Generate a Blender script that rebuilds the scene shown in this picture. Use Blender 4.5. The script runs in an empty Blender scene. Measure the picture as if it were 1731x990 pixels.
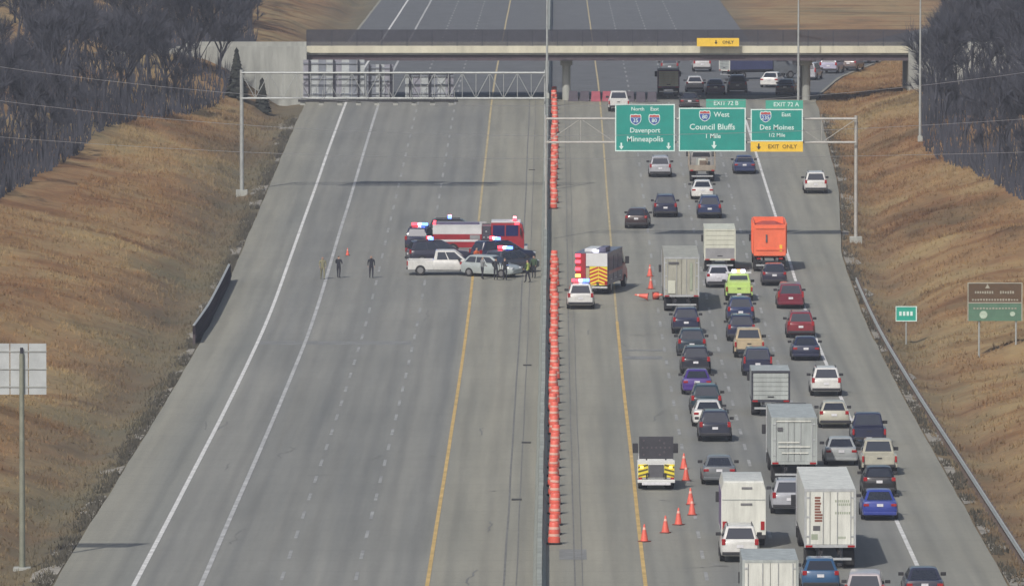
import bpy, bmesh, math, random
from mathutils import Vector, Matrix, noise
R = math.radians
random.seed(7)
S = bpy.context.scene
COL = S.collection

# ------------------------------------------------------------------ camera, sky, sun, exposure
CAM = (0.78, 0.0, 40.0)
F_PX, W_PX = 15000.0, 1731.0
cd = bpy.data.cameras.new('camera'); cam = bpy.data.objects.new('camera', cd); COL.objects.link(cam)
cam.location = CAM
cam.rotation_euler = (R(90) - math.atan(875 / F_PX), 0, R(0.279))
cd.sensor_width = 36.0; cd.lens = 36.0 * F_PX / W_PX
cd.clip_start = 1.0; cd.clip_end = 9000
S.camera = cam

SUN_EL, SUN_AZ = R(44), R(205)          # azimuth clockwise from +Y: the sun stands behind the camera, to its left
w = bpy.data.worlds.new('World'); S.world = w; w.use_nodes = True
nt = w.node_tree; bg = nt.nodes['Background']
sky = nt.nodes.new('ShaderNodeTexSky'); sky.sky_type = 'NISHITA'; sky.sun_disc = False
sky.sun_elevation = SUN_EL; sky.sun_rotation = SUN_AZ
sky.dust_density = 3.0; sky.air_density = 1.0; sky.ozone_density = 1.0
nt.links.new(sky.outputs[0], bg.inputs[0]); bg.inputs[1].default_value = 0.095
sl = bpy.data.lights.new('sun', 'SUN'); sl.energy = 3.3; sl.angle = R(0.9); sl.color = (1.0, 0.95, 0.88)
so = bpy.data.objects.new('sun', sl); COL.objects.link(so)
sd = Vector((math.sin(SUN_AZ) * math.cos(SUN_EL), math.cos(SUN_AZ) * math.cos(SUN_EL), math.sin(SUN_EL)))
so.rotation_euler = sd.to_track_quat('Z', 'Y').to_euler()
S.view_settings.view_transform = 'Standard'; S.view_settings.look = 'None'
S.view_settings.exposure = 0.0; S.view_settings.gamma = 1.0
S.cycles.max_bounces = 6; S.cycles.volume_bounces = 0

# ------------------------------------------------------------------ the lie of the land
KN = [(0, 0), (540, 0), (620, .35), (735, 3.25), (867, 7.05), (900, 7.7), (960, 8.1), (1100, 8.2), (9000, 8.2)]
_sl = [(KN[i+1][1]-KN[i][1])/(KN[i+1][0]-KN[i][0]) for i in range(len(KN)-1)]
_m = [0.0] + [0 if _sl[k-1]*_sl[k] <= 0 else 2*_sl[k-1]*_sl[k]/(_sl[k-1]+_sl[k]) for k in range(1, len(KN)-1)] + [0.0]
def prof(y):                            # height of the road surface
    if y <= 0: return 0.0
    for i in range(len(KN)-1):
        x0, z0 = KN[i]; x1, z1 = KN[i+1]
        if y <= x1:
            h = x1-x0; t = (y-x0)/h
            return (2*t**3-3*t*t+1)*z0+(t**3-2*t*t+t)*h*_m[i]+(-2*t**3+3*t*t)*z1+(t**3-t*t)*h*_m[i+1]
    return KN[-1][1]
def lerp_tab(tab, y):
    if y <= tab[0][0]: return tab[0][1]
    for (a, p), (b, q) in zip(tab, tab[1:]):
        if y <= b: return p+(q-p)*(y-a)/(b-a)
    return tab[-1][1]
EL = -24.1
def ER(y): return lerp_tab([(0, 23.2), (640, 23.2), (700, 23.4), (770, 25.4), (890, 26.9), (940, 31.0), (1010, 39.5), (1100, 54), (1250, 82)], y)
def sstep(a, b, x):
    t = max(0., min(1., (x-a)/(b-a))); return t*t*(3-2*t)
def terrain(x, y):
    z = prof(y); er = ER(y)
    if EL-0.3 < x < er+0.3: return z-0.16
    t = (EL-x) if x < 0 else (x-er)
    n1 = noise.noise((x*.05, y*.02, 3.1)); n2 = noise.noise((x*.23, y*.11, 8.2)); n3 = noise.noise((x*.6, y*.35, 1.2))
    rg = 1-abs(noise.noise((x*.10+y*.035, y*.012, 5.5)))*2
    h = -0.16-0.35*math.exp(-((t-2.6)/1.3)**2)
    up = max(0., t-3.2); up = 36*(1-math.exp(-up/36)) if up > 0 else 0
    h += .30*up
    f = sstep(2, 9, t)
    h += f*(1.0*n1+.42*n2+.9*max(0, rg-.55)) + sstep(0.6, 2, t)*.10*n3
    if x > 0: h *= 1-.6*sstep(850, 900, y)*(1-sstep(40, 48, x))
    z += h
    if 858 < y < 925 and x < -24:       # fill behind the abutment that carries the crossing road
        k = sstep(858, 883, y)*(1-sstep(900, 925, y))*sstep(25.5, 37, -x)
        z = z*(1-k)+max(z, 12.2)*k
    return z

# ------------------------------------------------------------------ materials
MATS = {}
def mat(name, col, rough=.6, metal=0., spec=None, emit=None, estr=1., coat=0., nscale=None, namt=.25, bump=0., streak=False):
    if name in MATS: return MATS[name]
    m = bpy.data.materials.new(name); m.use_nodes = True; t = m.node_tree; b = t.nodes['Principled BSDF']
    b.inputs['Base Color'].default_value = (*col, 1); b.inputs['Roughness'].default_value = rough; b.inputs['Metallic'].default_value = metal
    if spec is not None: b.inputs['Specular IOR Level'].default_value = spec
    if coat: b.inputs['Coat Weight'].default_value = coat; b.inputs['Coat Roughness'].default_value = .08
    if emit: b.inputs['Emission Color'].default_value = (*emit, 1); b.inputs['Emission Strength'].default_value = estr
    if nscale:
        tc = t.nodes.new('ShaderNodeTexCoord'); nz = t.nodes.new('ShaderNodeTexNoise'); nz.inputs['Scale'].default_value = nscale
        nz.inputs['Detail'].default_value = 6; nz.inputs['Roughness'].default_value = .65
        if streak:
            mp = t.nodes.new('ShaderNodeMapping'); mp.inputs['Scale'].default_value = (1, 1, .16); t.links.new(tc.outputs['Object'], mp.inputs['Vector']); t.links.new(mp.outputs[0], nz.inputs['Vector'])
        else: t.links.new(tc.outputs['Object'], nz.inputs['Vector'])
        rp = t.nodes.new('ShaderNodeMapRange'); rp.inputs['From Min'].default_value = .3; rp.inputs['From Max'].default_value = .7
        rp.inputs['To Min'].default_value = 1-namt; rp.inputs['To Max'].default_value = 1+namt*.6
        mx = t.nodes.new('ShaderNodeMix'); mx.data_type = 'RGBA'; mx.blend_type = 'MULTIPLY'; mx.inputs['Factor'].default_value = 1
        mx.inputs['A'].default_value = (*col, 1)
        t.links.new(nz.outputs[0], rp.inputs['Value']); t.links.new(rp.outputs[0], mx.inputs['B']); t.links.new(mx.outputs['Result'], b.inputs['Base Color'])
        if bump:
            bp = t.nodes.new('ShaderNodeBump'); bp.inputs['Strength'].default_value = bump; bp.inputs['Distance'].default_value = .05
            t.links.new(nz.outputs[0], bp.inputs['Height']); t.links.new(bp.outputs[0], b.inputs['Normal'])
    MATS[name] = m; return m
def paint(rgb):
    return mat('paint_%.3f_%.3f_%.3f' % rgb, rgb, .30, 0, coat=.6, nscale=1.7, namt=.2)

def ramp_nodes(t, src, stops):
    r = t.nodes.new('ShaderNodeValToRGB')
    while len(r.color_ramp.elements) < len(stops): r.color_ramp.elements.new(.5)
    for e, (p, c) in zip(r.color_ramp.elements, stops): e.position = p; e.color = (*c, 1)
    t.links.new(src, r.inputs[0]); return r
def nz_node(t, vec, scale, detail=5, rough=.6, vscale=None):
    n = t.nodes.new('ShaderNodeTexNoise'); n.inputs['Scale'].default_value = scale; n.inputs['Detail'].default_value = detail; n.inputs['Roughness'].default_value = rough
    if vscale:
        mp = t.nodes.new('ShaderNodeMapping'); mp.inputs['Scale'].default_value = vscale; t.links.new(vec, mp.inputs['Vector']); vec = mp.outputs[0]
    t.links.new(vec, n.inputs['Vector']); return n
def mixc(t, a, b, f, mode='MIX'):
    m = t.nodes.new('ShaderNodeMix'); m.data_type = 'RGBA'; m.blend_type = mode
    for s, v in (('A', a), ('B', b)):
        if isinstance(v, tuple): m.inputs[s].default_value = (*v, 1)
        else: t.links.new(v, m.inputs[s])
    if isinstance(f, (int, float)): m.inputs['Factor'].default_value = f
    else: t.links.new(f, m.inputs['Factor'])
    return m.outputs['Result']
def grass_mat():
    m = bpy.data.materials.new('dead_grass'); m.use_nodes = True; t = m.node_tree; b = t.nodes['Principled BSDF']; b.inputs['Roughness'].default_value = .95
    b.inputs['Specular IOR Level'].default_value = .1
    p = t.nodes.new('ShaderNodeNewGeometry').outputs['Position']
    n1 = nz_node(t, p, .07, 6, .6, (1, .45, 1)); n2 = nz_node(t, p, .5, 8, .72, (1, .5, 1)); n3 = nz_node(t, p, 2.6, 5, .7)
    c1 = ramp_nodes(t, n1.outputs[0], [(.32, (.150, .108, .062)), (.43, (.245, .155, .082)), (.55, (.285, .212, .115)), (.68, (.185, .152, .088))]).outputs[0]
    c2 = ramp_nodes(t, n2.outputs[0], [(.28, (.62, .58, .55)), (.5, (1, 1, 1)), (.68, (1.15, 1.13, 1.08))]).outputs[0]
    c = mixc(t, c1, c2, .8, 'MULTIPLY')
    c3 = ramp_nodes(t, n3.outputs[0], [(.3, (.72, .7, .68)), (.6, (1.08, 1.08, 1.08))]).outputs[0]
    c = mixc(t, c, c3, .5, 'MULTIPLY')
    n4 = nz_node(t, p, .12, 4, .6, (.30, 1.15, 1))         # darker bands of bare soil running down the banks
    c4 = ramp_nodes(t, n4.outputs[0], [(.33, (.60, .50, .45)), (.41, (.86, .74, .66)), (.50, (1, .98, .95)), (.62, (1.06, 1.05, .98))]).outputs[0]
    c = mixc(t, c, c4, 1.0, 'MULTIPLY')
    # greyer verge close to the pavement (x distance from the road's middle)
    sx = t.nodes.new('ShaderNodeSeparateXYZ'); t.links.new(p, sx.inputs[0])
    ab = t.nodes.new('ShaderNodeMath'); ab.operation = 'ABSOLUTE'; t.links.new(sx.outputs[0], ab.inputs[0])
    nv = nz_node(t, p, .35, 5, .7, (1, .3, 1)); ad = t.nodes.new('ShaderNodeMath'); ad.operation = 'MULTIPLY_ADD'
    t.links.new(nv.outputs[0], ad.inputs[0]); ad.inputs[1].default_value = -7
    g0 = t.nodes.new('ShaderNodeMath'); g0.operation = 'GREATER_THAN'; g0.inputs[1].default_value = 0; t.links.new(sx.outputs[0], g0.inputs[0])
    g1 = t.nodes.new('ShaderNodeMath'); g1.operation = 'MULTIPLY_ADD'; g1.inputs[1].default_value = 3.6; t.links.new(g0.outputs[0], g1.inputs[0]); t.links.new(ab.outputs[0], g1.inputs[2])   # the right bank has a narrower verge
    t.links.new(g1.outputs[0], ad.inputs[2])
    mr = t.nodes.new('ShaderNodeMapRange'); mr.inputs['From Min'].default_value = 21.5; mr.inputs['From Max'].default_value = 29
    mr.inputs['To Min'].default_value = .85; mr.inputs['To Max'].default_value = 0; t.links.new(ad.outputs[0], mr.inputs['Value'])
    c = mixc(t, c, (.118, .114, .084), mr.outputs[0])
    t.links.new(c, b.inputs['Base Color'])
    bp = t.nodes.new('ShaderNodeBump'); bp.inputs['Strength'].default_value = .8; bp.inputs['Distance'].default_value = .25
    t.links.new(n2.outputs[0], bp.inputs['Height']); t.links.new(bp.outputs[0], b.inputs['Normal'])
    return m
def road_mat():
    m = bpy.data.materials.new('worn_concrete'); m.use_nodes = True; t = m.node_tree; b = t.nodes['Principled BSDF']
    b.inputs['Roughness'].default_value = .82; b.inputs['Specular IOR Level'].default_value = .25
    p = t.nodes.new('ShaderNodeNewGeometry').outputs['Position']
    sx = t.nodes.new('ShaderNodeSeparateXYZ'); t.links.new(p, sx.inputs[0])
    st = nz_node(t, p, .55, 4, .6, (1, .012, 1))           # long tyre-worn streaks
    st2 = nz_node(t, p, 1.6, 3, .6, (1, .02, 1))
    bl = nz_node(t, p, .06, 6, .65, (1, .35, 1)); fi = nz_node(t, p, 2.5, 5, .75)
    # lanes are bluish grey, shoulders warmer
    mr = t.nodes.new('ShaderNodeValToRGB'); cr = mr.color_ramp; cr.interpolation = 'LINEAR'
    k = t.nodes.new('ShaderNodeMapRange'); k.inputs['From Min'].default_value = -26; k.inputs['From Max'].default_value = 26; t.links.new(sx.outputs[0], k.inputs['Value'])
    def px(x): return (x+26)/52
    warm, cool, mid = (.255, .248, .210), (.212, .213, .199), (.234, .232, .206)
    stops = [(px(-24), warm), (px(-20.6), (.22, .222, .203)), (px(-19.5), cool), (px(-6.2), cool), (px(-5.2), warm), (px(5), warm), (px(5.8), mid), (px(8), mid), (px(9), cool), (px(18.7), cool), (px(19.8), mid), (px(24), warm)]
    while len(cr.elements) < len(stops): cr.elements.new(.5)
    for e, (q, c) in zip(cr.elements, stops): e.position = q; e.color = (*c, 1)
    t.links.new(k.outputs[0], mr.inputs[0]); c = mr.outputs[0]
    c = mixc(t, c, ramp_nodes(t, st.outputs[0], [(.3, (.80, .82, .85)), (.65, (1.08, 1.07, 1.05))]).outputs[0], .9, 'MULTIPLY')
    c = mixc(t, c, ramp_nodes(t, st2.outputs[0], [(.3, (.9, .9, .9)), (.65, (1.05, 1.05, 1.05))]).outputs[0], .8, 'MULTIPLY')
    c = mixc(t, c, ramp_nodes(t, bl.outputs[0], [(.3, (.86, .87, .86)), (.65, (1.08, 1.08, 1.06))]).outputs[0], .9, 'MULTIPLY')
    c = mixc(t, c, ramp_nodes(t, fi.outputs[0], [(.3, (.9, .9, .9)), (.65, (1.06, 1.06, 1.06))]).outputs[0], .8, 'MULTIPLY')
    gt = t.nodes.new('ShaderNodeMath'); gt.operation = 'GREATER_THAN'; gt.inputs[1].default_value = 0; t.links.new(sx.outputs[0], gt.inputs[0])
    ma = t.nodes.new('ShaderNodeMath'); ma.operation = 'MULTIPLY_ADD'; ma.inputs[1].default_value = .86; t.links.new(gt.outputs[0], ma.inputs[0]); t.links.new(sx.outputs[0], ma.inputs[2])
    m2 = t.nodes.new('ShaderNodeMath'); m2.operation = 'MULTIPLY_ADD'; m2.inputs[1].default_value = 2*math.pi/1.84; m2.inputs[2].default_value = 6.43*2*math.pi/1.84; t.links.new(ma.outputs[0], m2.inputs[0])
    co = t.nodes.new('ShaderNodeMath'); co.operation = 'COSINE'; t.links.new(m2.outputs[0], co.inputs[0])
    c = mixc(t, c, ramp_nodes(t, co.outputs[0], [(.0, (1.03, 1.03, 1.03)), (.5, (1, 1, 1)), (1.0, (.90, .90, .91))]).outputs[0], .8, 'MULTIPLY')   # oil-darkened wheel tracks
    # sealed transverse joints
    md = t.nodes.new('ShaderNodeMath'); md.operation = 'PINGPONG'; md.inputs[1].default_value = 3.05; t.links.new(sx.outputs[1], md.inputs[0])
    lt = t.nodes.new('ShaderNodeMath'); lt.operation = 'LESS_THAN'; lt.inputs[1].default_value = .06; t.links.new(md.outputs[0], lt.inputs[0])
    ml = t.nodes.new('ShaderNodeMath'); ml.operation = 'MULTIPLY'; ml.inputs[1].default_value = .36; t.links.new(lt.outputs[0], ml.inputs[0])
    c = mixc(t, c, (.09, .09, .09), ml.outputs[0])
    t.links.new(c, b.inputs['Base Color']); return m

M_GRASS, M_ROAD = grass_mat(), road_mat()
WHITE_LINE = mat('white_road_paint', (.62, .62, .60), .7, nscale=.9, namt=.35)
PALE_LINE = mat('worn_white_road_paint', (.40, .405, .40), .75, nscale=.7, namt=.4)
FAINT_LINE = mat('faded_white_road_paint', (.295, .30, .295), .75, nscale=.7, namt=.5)
YELLOW_LINE = mat('yellow_road_paint', (.52, .36, .13), .7, nscale=.6, namt=.35)
PALE_YELLOW = mat('faded_yellow_road_paint', (.44, .36, .20), .7, nscale=.6, namt=.35)
CONCRETE = mat('barrier_concrete', (.27, .29, .26), .85, nscale=.7, namt=.3)
CREAM = mat('cream_concrete', (.56, .535, .42), .8, nscale=.9, namt=.22, streak=True)
PALE_CONC = mat('pale_concrete', (.34, .35, .325), .85, nscale=1.0, namt=.35, streak=True)
GALV = mat('galvanised_steel', (.40, .42, .41), .5, .3, nscale=2, namt=.2)
RUST_STEEL = mat('dark_weathered_steel', (.085, .065, .075), .7, nscale=2, namt=.3)
DARK_STEEL = mat('dark_grey_steel', (.035, .036, .05), .6, nscale=2, namt=.3)
RUBBER = mat('black_rubber', (.018, .018, .02), .85, nscale=5, namt=.3)
RIM = mat('alloy_rim', (.35, .35, .36), .35, .7, nscale=4, namt=.15)
GLASS = mat('tinted_car_glass', (.045, .052, .07), .06, .45, spec=.9, nscale=2, namt=.1)
TAIL = mat('red_tail_lamp', (.32, .012, .015), .2, coat=.5, nscale=6, namt=.15)
HEAD = mat('clear_head_lamp', (.6, .62, .65), .12, .2, nscale=6, namt=.1)
PLATE = mat('license_plate_white', (.65, .65, .68), .5, nscale=8, namt=.2)
BLACKP = mat('black_plastic', (.025, .025, .03), .6, nscale=4, namt=.25)
SIGN_GREEN = mat('sign_green', (.012, .27, .225), .5, nscale=1.2, namt=.12)
SIGN_WHITE = mat('sign_white', (.62, .78, .74), .5, nscale=3, namt=.1)
SIGN_YEL = mat('sign_yellow', (.80, .52, .045), .5, nscale=2, namt=.1)
SIGN_BROWN = mat('sign_brown', (.10, .062, .032), .6, nscale=2, namt=.15)
SIGN_FGREEN = mat('sign_faded_green', (.09, .185, .125), .6, nscale=2, namt=.15)
SIGN_BACK = mat('sign_back_aluminium', (.44, .47, .48), .5, .25, nscale=1.0, namt=.2)
SIGN_BACK2 = mat('sign_back_weathered', (.23, .25, .29), .55, .25, nscale=1.0, namt=.3)
SIGN_BACK3 = mat('sign_back_stained', (.30, .30, .35), .55, .25, nscale=1.3, namt=.35)
SH_BLUE = mat('shield_blue', (.05, .10, .34), .5, nscale=3, namt=.1)
SH_RED = mat('shield_red', (.45, .06, .06), .5, nscale=3, namt=.1)
BLACK = mat('black_print', (.02, .02, .02), .6, nscale=3, namt=.1)
ORANGE_CONE = mat('orange_plastic', (.70, .125, .085), .5, nscale=3, namt=.15)
REFLECT = mat('white_reflective_band', (.72, .42, .34), .4, nscale=4, namt=.15)
L_RED = mat('red_beacon', (.8, .05, .06), .2, emit=(1, .05, .08), estr=4.0, nscale=6, namt=.1)
L_BLUE = mat('blue_beacon', (.06, .1, .8), .2, emit=(.12, .25, 1), estr=4.5, nscale=6, namt=.1)
L_WHITE = mat('white_beacon', (.8, .8, .85), .2, emit=(.85, .85, 1), estr=4.0, nscale=6, namt=.1)
L_AMBER = mat('amber_beacon', (.8, .4, .05), .2, emit=(1, .5, .1), estr=3.5, nscale=6, namt=.1)
BARK = mat('bare_branch_bark', (.044, .046, .060), .9, nscale=.8, namt=.4)
TWIG = mat('grey_twigs', (.050, .053, .070), .95, nscale=.15, namt=.45)
PINE = mat('dark_conifer_needles', (.03, .034, .028), .9, nscale=1.5, namt=.4)

# ------------------------------------------------------------------ mesh helpers
class MB:
    def __init__(s): s.bm = bmesh.new()
    def box(s, x0, x1, y0, y1, z0, z1, bev=0):
        g = bmesh.ops.create_cube(s.bm, size=1)
        for v in g['verts']: v.co = Vector((x0+(v.co.x+.5)*(x1-x0), y0+(v.co.y+.5)*(y1-y0), z0+(v.co.z+.5)*(z1-z0)))
        if bev:
            ed = list({e for v in g['verts'] for e in v.link_edges})
            bmesh.ops.bevel(s.bm, geom=ed, offset=bev, segments=2, affect='EDGES', profile=.6)
        return s
    def bar(s, a, b, r0, r1=None, n=6, cap=True):
        a, b = Vector(a), Vector(b); r1 = r0 if r1 is None else r1
        d = (b-a).normalized(); u = d.cross(Vector((0, 0, 1)) if abs(d.z) < .9 else Vector((1, 0, 0))).normalized(); v = d.cross(u)
        A = [s.bm.verts.new(a+r0*(math.cos(2*math.pi*i/n)*u+math.sin(2*math.pi*i/n)*v)) for i in range(n)]
        B = [s.bm.verts.new(b+r1*(math.cos(2*math.pi*i/n)*u+math.sin(2*math.pi*i/n)*v)) for i in range(n)]
        for i in range(n): s.bm.faces.new((A[i], B[i], B[(i+1) % n], A[(i+1) % n]))
        if cap: s.bm.faces.new(A); s.bm.faces.new(B[::-1])
        return s
    def loft(s, rings, cap=True, close=True):
        V = [[s.bm.verts.new(p) for p in r] for r in rings]; n = len(V[0])
        for a, b in zip(V, V[1:]):
            for i in range(n if close else n-1): s.bm.faces.new((a[i], a[(i+1) % n], b[(i+1) % n], b[i]))
        if cap: s.bm.faces.new(V[0][::-1]); s.bm.faces.new(V[-1])
        return s
    def poly(s, pts, th, axis=1):
        """flat outline given as (x, z), extruded th along +y"""
        A = [s.bm.verts.new((p[0], 0, p[1])) for p in pts]; B = [s.bm.verts.new((p[0], th, p[1])) for p in pts]; n = len(pts)
        s.bm.faces.new(A); s.bm.faces.new(B[::-1])
        for i in range(n): s.bm.faces.new((A[(i+1) % n], A[i], B[i], B[(i+1) % n]))
        return s
    def pane(s, q, u0, u1, v0, v1, off=.012, th=.02):
        a, b, c, d = [Vector(p) for p in q]          # a bottom left, b bottom right, c top right, d top left seen from outside
        n = (b-a).cross(d-a).normalized()
        P = lambda u, v: (a*(1-u)+b*u)*(1-v)+(d*(1-u)+c*u)*v
        o = [P(u0, v0)+n*off, P(u1, v0)+n*off, P(u1, v1)+n*off, P(u0, v1)+n*off]; i = [p-n*th for p in o]
        O = [s.bm.verts.new(p) for p in o]; I = [s.bm.verts.new(p) for p in i]
        s.bm.faces.new(O); s.bm.faces.new(I[::-1])
        for k in range(4): s.bm.faces.new((O[(k+1) % 4], O[k], I[k], I[(k+1) % 4]))
        return s
    def mesh(s, name, smooth=None):
        bmesh.ops.recalc_face_normals(s.bm, faces=s.bm.faces)
        me = bpy.data.meshes.new(name); s.bm.to_mesh(me); s.bm.free()
        if smooth:
            me.polygons.foreach_set('use_smooth', [True]*len(me.polygons)); me.set_sharp_from_angle(angle=R(smooth))
        return me
    def build(s, name, m, parent=None, loc=(0, 0, 0), smooth=None):
        me = s.mesh(name, smooth); me.materials.append(m)
        return link(name, me, parent, loc)
def link(name, me, parent=None, loc=(0, 0, 0)):
    o = bpy.data.objects.new(name, me); COL.objects.link(o); o.location = loc
    if parent: o.parent = parent
    return o
def tag(o, label, cat, group=None, kind=None):
    if label: o['label'] = label
    if cat: o['category'] = cat
    if group: o['group'] = group
    if kind: o['kind'] = kind
    return o
def empty(name, loc=(0, 0, 0), rz=0):
    o = bpy.data.objects.new(name, None); COL.objects.link(o); o.location = loc; o.rotation_euler = (0, 0, rz); o.empty_display_size = .2
    return o
_tx = {}
def text_mesh(txt, size):
    k = (txt, size)
    if k in _tx: return _tx[k]
    c = bpy.data.curves.new('lettering', 'FONT'); c.body = txt; c.size = size; c.align_x = 'CENTER'; c.align_y = 'CENTER'; c.extrude = .006; c.resolution_u = 2
    c.offset = size*.012
    o = bpy.data.objects.new('lettering', c); COL.objects.link(o)
    dg = bpy.context.evaluated_depsgraph_get(); me = bpy.data.meshes.new_from_object(o.evaluated_get(dg))
    bpy.data.objects.remove(o); bpy.data.curves.remove(c); me.name = 'lettering'
    me.transform(Matrix.Rotation(R(90), 4, 'X')); _tx[k] = me; return me
def text(txt, size, m, parent, loc, name='lettering'):
    me = text_mesh(txt, size).copy(); me.materials.clear(); me.materials.append(m)
    return link(name, me, parent, loc)

# ------------------------------------------------------------------ ground, road, markings
def frange(a, b, s):
    while a < b-1e-6: yield a; a += s
xs = [-3000, -900, -300, -140] + list(frange(-110, -32, 2)) + list(frange(-32, -24.5, .75)) + [EL, -12, 0, 12, 22] + list(frange(23.2, 44, .8)) + list(frange(44, 112, 2)) + [140, 300, 900, 3000]
ys = [-200, 0, 200, 300] + list(frange(350, 1000, 3)) + list(frange(1000, 1300, 8)) + [1300, 1400, 1600, 2000, 3000, 5000]
gv = [(x, y, terrain(x, y)) for y in ys for x in xs]; nx = len(xs)
gf = [(j*nx+i, j*nx+i+1, (j+1)*nx+i+1, (j+1)*nx+i) for j in range(len(ys)-1) for i in range(nx-1)]
me = bpy.data.meshes.new('ground'); me.from_pydata(gv, [], gf); me.materials.append(M_GRASS)
me.polygons.foreach_set('use_smooth', [True]*len(me.polygons))
ground = link('ground', me); tag(ground, None, None, kind='structure')

ry = list(frange(300, 1300, 6))+[1300, 1400, 1500]
def strip(name, x0f, x1f, y0, y1, m, parent, dz, step=6, kind=None):
    yy = list(frange(y0, y1, step))+[y1]; v = []; f = []
    for i, y in enumerate(yy):
        v += [(x0f(y), y, prof(y)+dz), (x1f(y), y, prof(y)+dz)]
        if i: f.append((2*i-2, 2*i-1, 2*i+1, 2*i))
    me = bpy.data.meshes.new(name); me.from_pydata(v, [], f); me.materials.append(m)
    o = link(name, me, parent)
    if kind: o['kind'] = kind
    return o
v = []; f = []
for i, y in enumerate(ry):
    c = [EL+.12*noise.noise((1, y*.09, 0)), -20, -12, -5, 0, 5, 12, 20, ER(y)+.12*noise.noise((5, y*.09, 0))]
    v += [(x, y, prof(y)) for x in c]+[(c[0]-.02, y, prof(y)-.4), (c[-1]+.02, y, prof(y)-.4)]
    if i:
        a, b = (i-1)*11, i*11
        f += [(a+k, a+k+1, b+k+1, b+k) for k in range(8)]+[(a+9, a, b, b+9), (a+8, a+10, b+10, b+8)]
me = bpy.data.meshes.new('road'); me.from_pydata(v, [], f); me.materials.append(M_ROAD)
road = link('road', me); tag(road, None, None, kind='structure')
strip('asphalt_section', lambda y: EL+.3, lambda y: ER(y)-.3, 897, 1400, mat('dark_asphalt', (.105, .11, .115), .85, nscale=.4, namt=.25), road, .006)
def wob(x, a=.03, s=.02): return lambda y: x+a*noise.noise((x, y*s, 2))
def line(x, wd, m, y0=300, y1=1300):
    g = wob(x); strip('edge_line', lambda y: g(y)-wd/2, lambda y: g(y)+wd/2, y0, y1, m, road, .012)
line(-20.05, .24, WHITE_LINE); line(-16.75, .24, PALE_LINE); line(-5.55, .20, YELLOW_LINE, 300, 690); line(-5.55, .18, PALE_YELLOW, 690, 1300)
line(5.25, .20, YELLOW_LINE, 300, 640); line(5.25, .15, PALE_YELLOW, 640, 1300)
line(19.15, .22, WHITE_LINE, 300, 885)
for x in (-9.15, -12.85, 8.35, 12.1, 15.9):
    b = MB()
    for y in frange(306, 1250, 12.2):
        for k in range(2):
            ya, yb = y+k*2.4, y+k*2.4+2.4
            p = [(x-.09, ya), (x+.09, ya), (x+.09, yb), (x-.09, yb)]
            b.bm.faces.new([b.bm.verts.new((q[0], q[1], prof(q[1])+.012)) for q in p])
    o = b.build('lane_dashes', FAINT_LINE, road); o['kind'] = 'stuff'
JOINT = mat('joint_sealant', (.165, .165, .155), .8, nscale=1, namt=.4)
for x, wd in ((-1.75, .10), (-1.15, .06), (1.75, .07), (2.15, .05)):
    g = wob(x, .06, .03); strip('longitudinal_joint', lambda y: g(y)-wd/2, lambda y: g(y)+wd/2, 300, 900, JOINT, road, .010)
PATCH = mat('dark_repair_patch', (.195, .20, .195), .85, nscale=1.2, namt=.3)
for (x0, x1, y0, y1) in ((-20, -9.3, 618, 621.5), (5.6, 8.2, 612, 613.2), (5.5, 8.1, 604, 607), (1.0, 2.4, 452, 458)):
    strip('repair_patch', lambda y: x0, lambda y: x1, y0, y1, PATCH, road, .008)
for k in range(26):                     # sealed cracks wandering across the slabs
    rnd = random.Random(k); x = rnd.choice((rnd.uniform(-23, -2), rnd.uniform(2.5, 8))); y = rnd.uniform(430, 840); dx, dy = (rnd.uniform(.1, .5), 1.6) if k % 3 else (.9, .25); b = MB(); prev = None
    for i in range(rnd.randint(5, 12)):
        x += dx*rnd.uniform(-.6, 1); y += dy*rnd.uniform(.3, 1); wd = rnd.uniform(.03, .06); cur = [b.bm.verts.new((x-wd, y-wd, prof(y)+.009)), b.bm.verts.new((x+wd, y+wd, prof(y)+.009))]
        if prev: b.bm.faces.new((prev[0], prev[1], cur[1], cur[0]))
        prev = cur
    b.build('sealed_crack', JOINT, road)
GRATE = mat('drain_grate_iron', (.04, .04, .04), .7, nscale=4, namt=.3)
for x, y in ((-1.35, 489), (-.95, 531), (-1.1, 598), (-1.3, 790)):
    b = MB()
    for k in range(5): b.box(x-.28, x+.28, y+k*.22, y+k*.22+.13, prof(y)+.005, prof(y)+.03)
    b.build('drain_grate', GRATE, road)
GRAVEL = mat('pale_shoulder_gravel', (.26, .245, .21), .95, nscale=1.3, namt=.5, bump=.6)
# broken gravel edge beside the pavement
for s, ef in ((-1, lambda y: EL), (1, ER)):
    y = 380
    k = 0
    while y < 860:
        L = random.uniform(5, 22); wd = random.uniform(.5, 1.6)
        yy = list(frange(y, y+L, 2))+[y+L]; vv = []; ff = []
        for i, q in enumerate(yy):
            t = math.sin(math.pi*min(1, max(0, (q-y)/L)))**.5
            e = ef(q)+s*.16
            for u in (0, .5, 1):
                X = e+s*u*wd*t*(1+.5*noise.noise((k*7.1, q*.4, 3)))
                vv.append((X, q, max(terrain(X, q), prof(q)-.2 if u == 0 else -9)+.03))
            if i:
                a = 3*i-3
                ff += [(a, a+1, a+4, a+3), (a+1, a+2, a+5, a+4)]
        me = bpy.data.meshes.new('gravel_patch'); me.from_pydata(vv, [], ff); me.materials.append(GRAVEL); link('gravel_patch', me, ground)
        y += L+random.uniform(2, 16); k += 1

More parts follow.
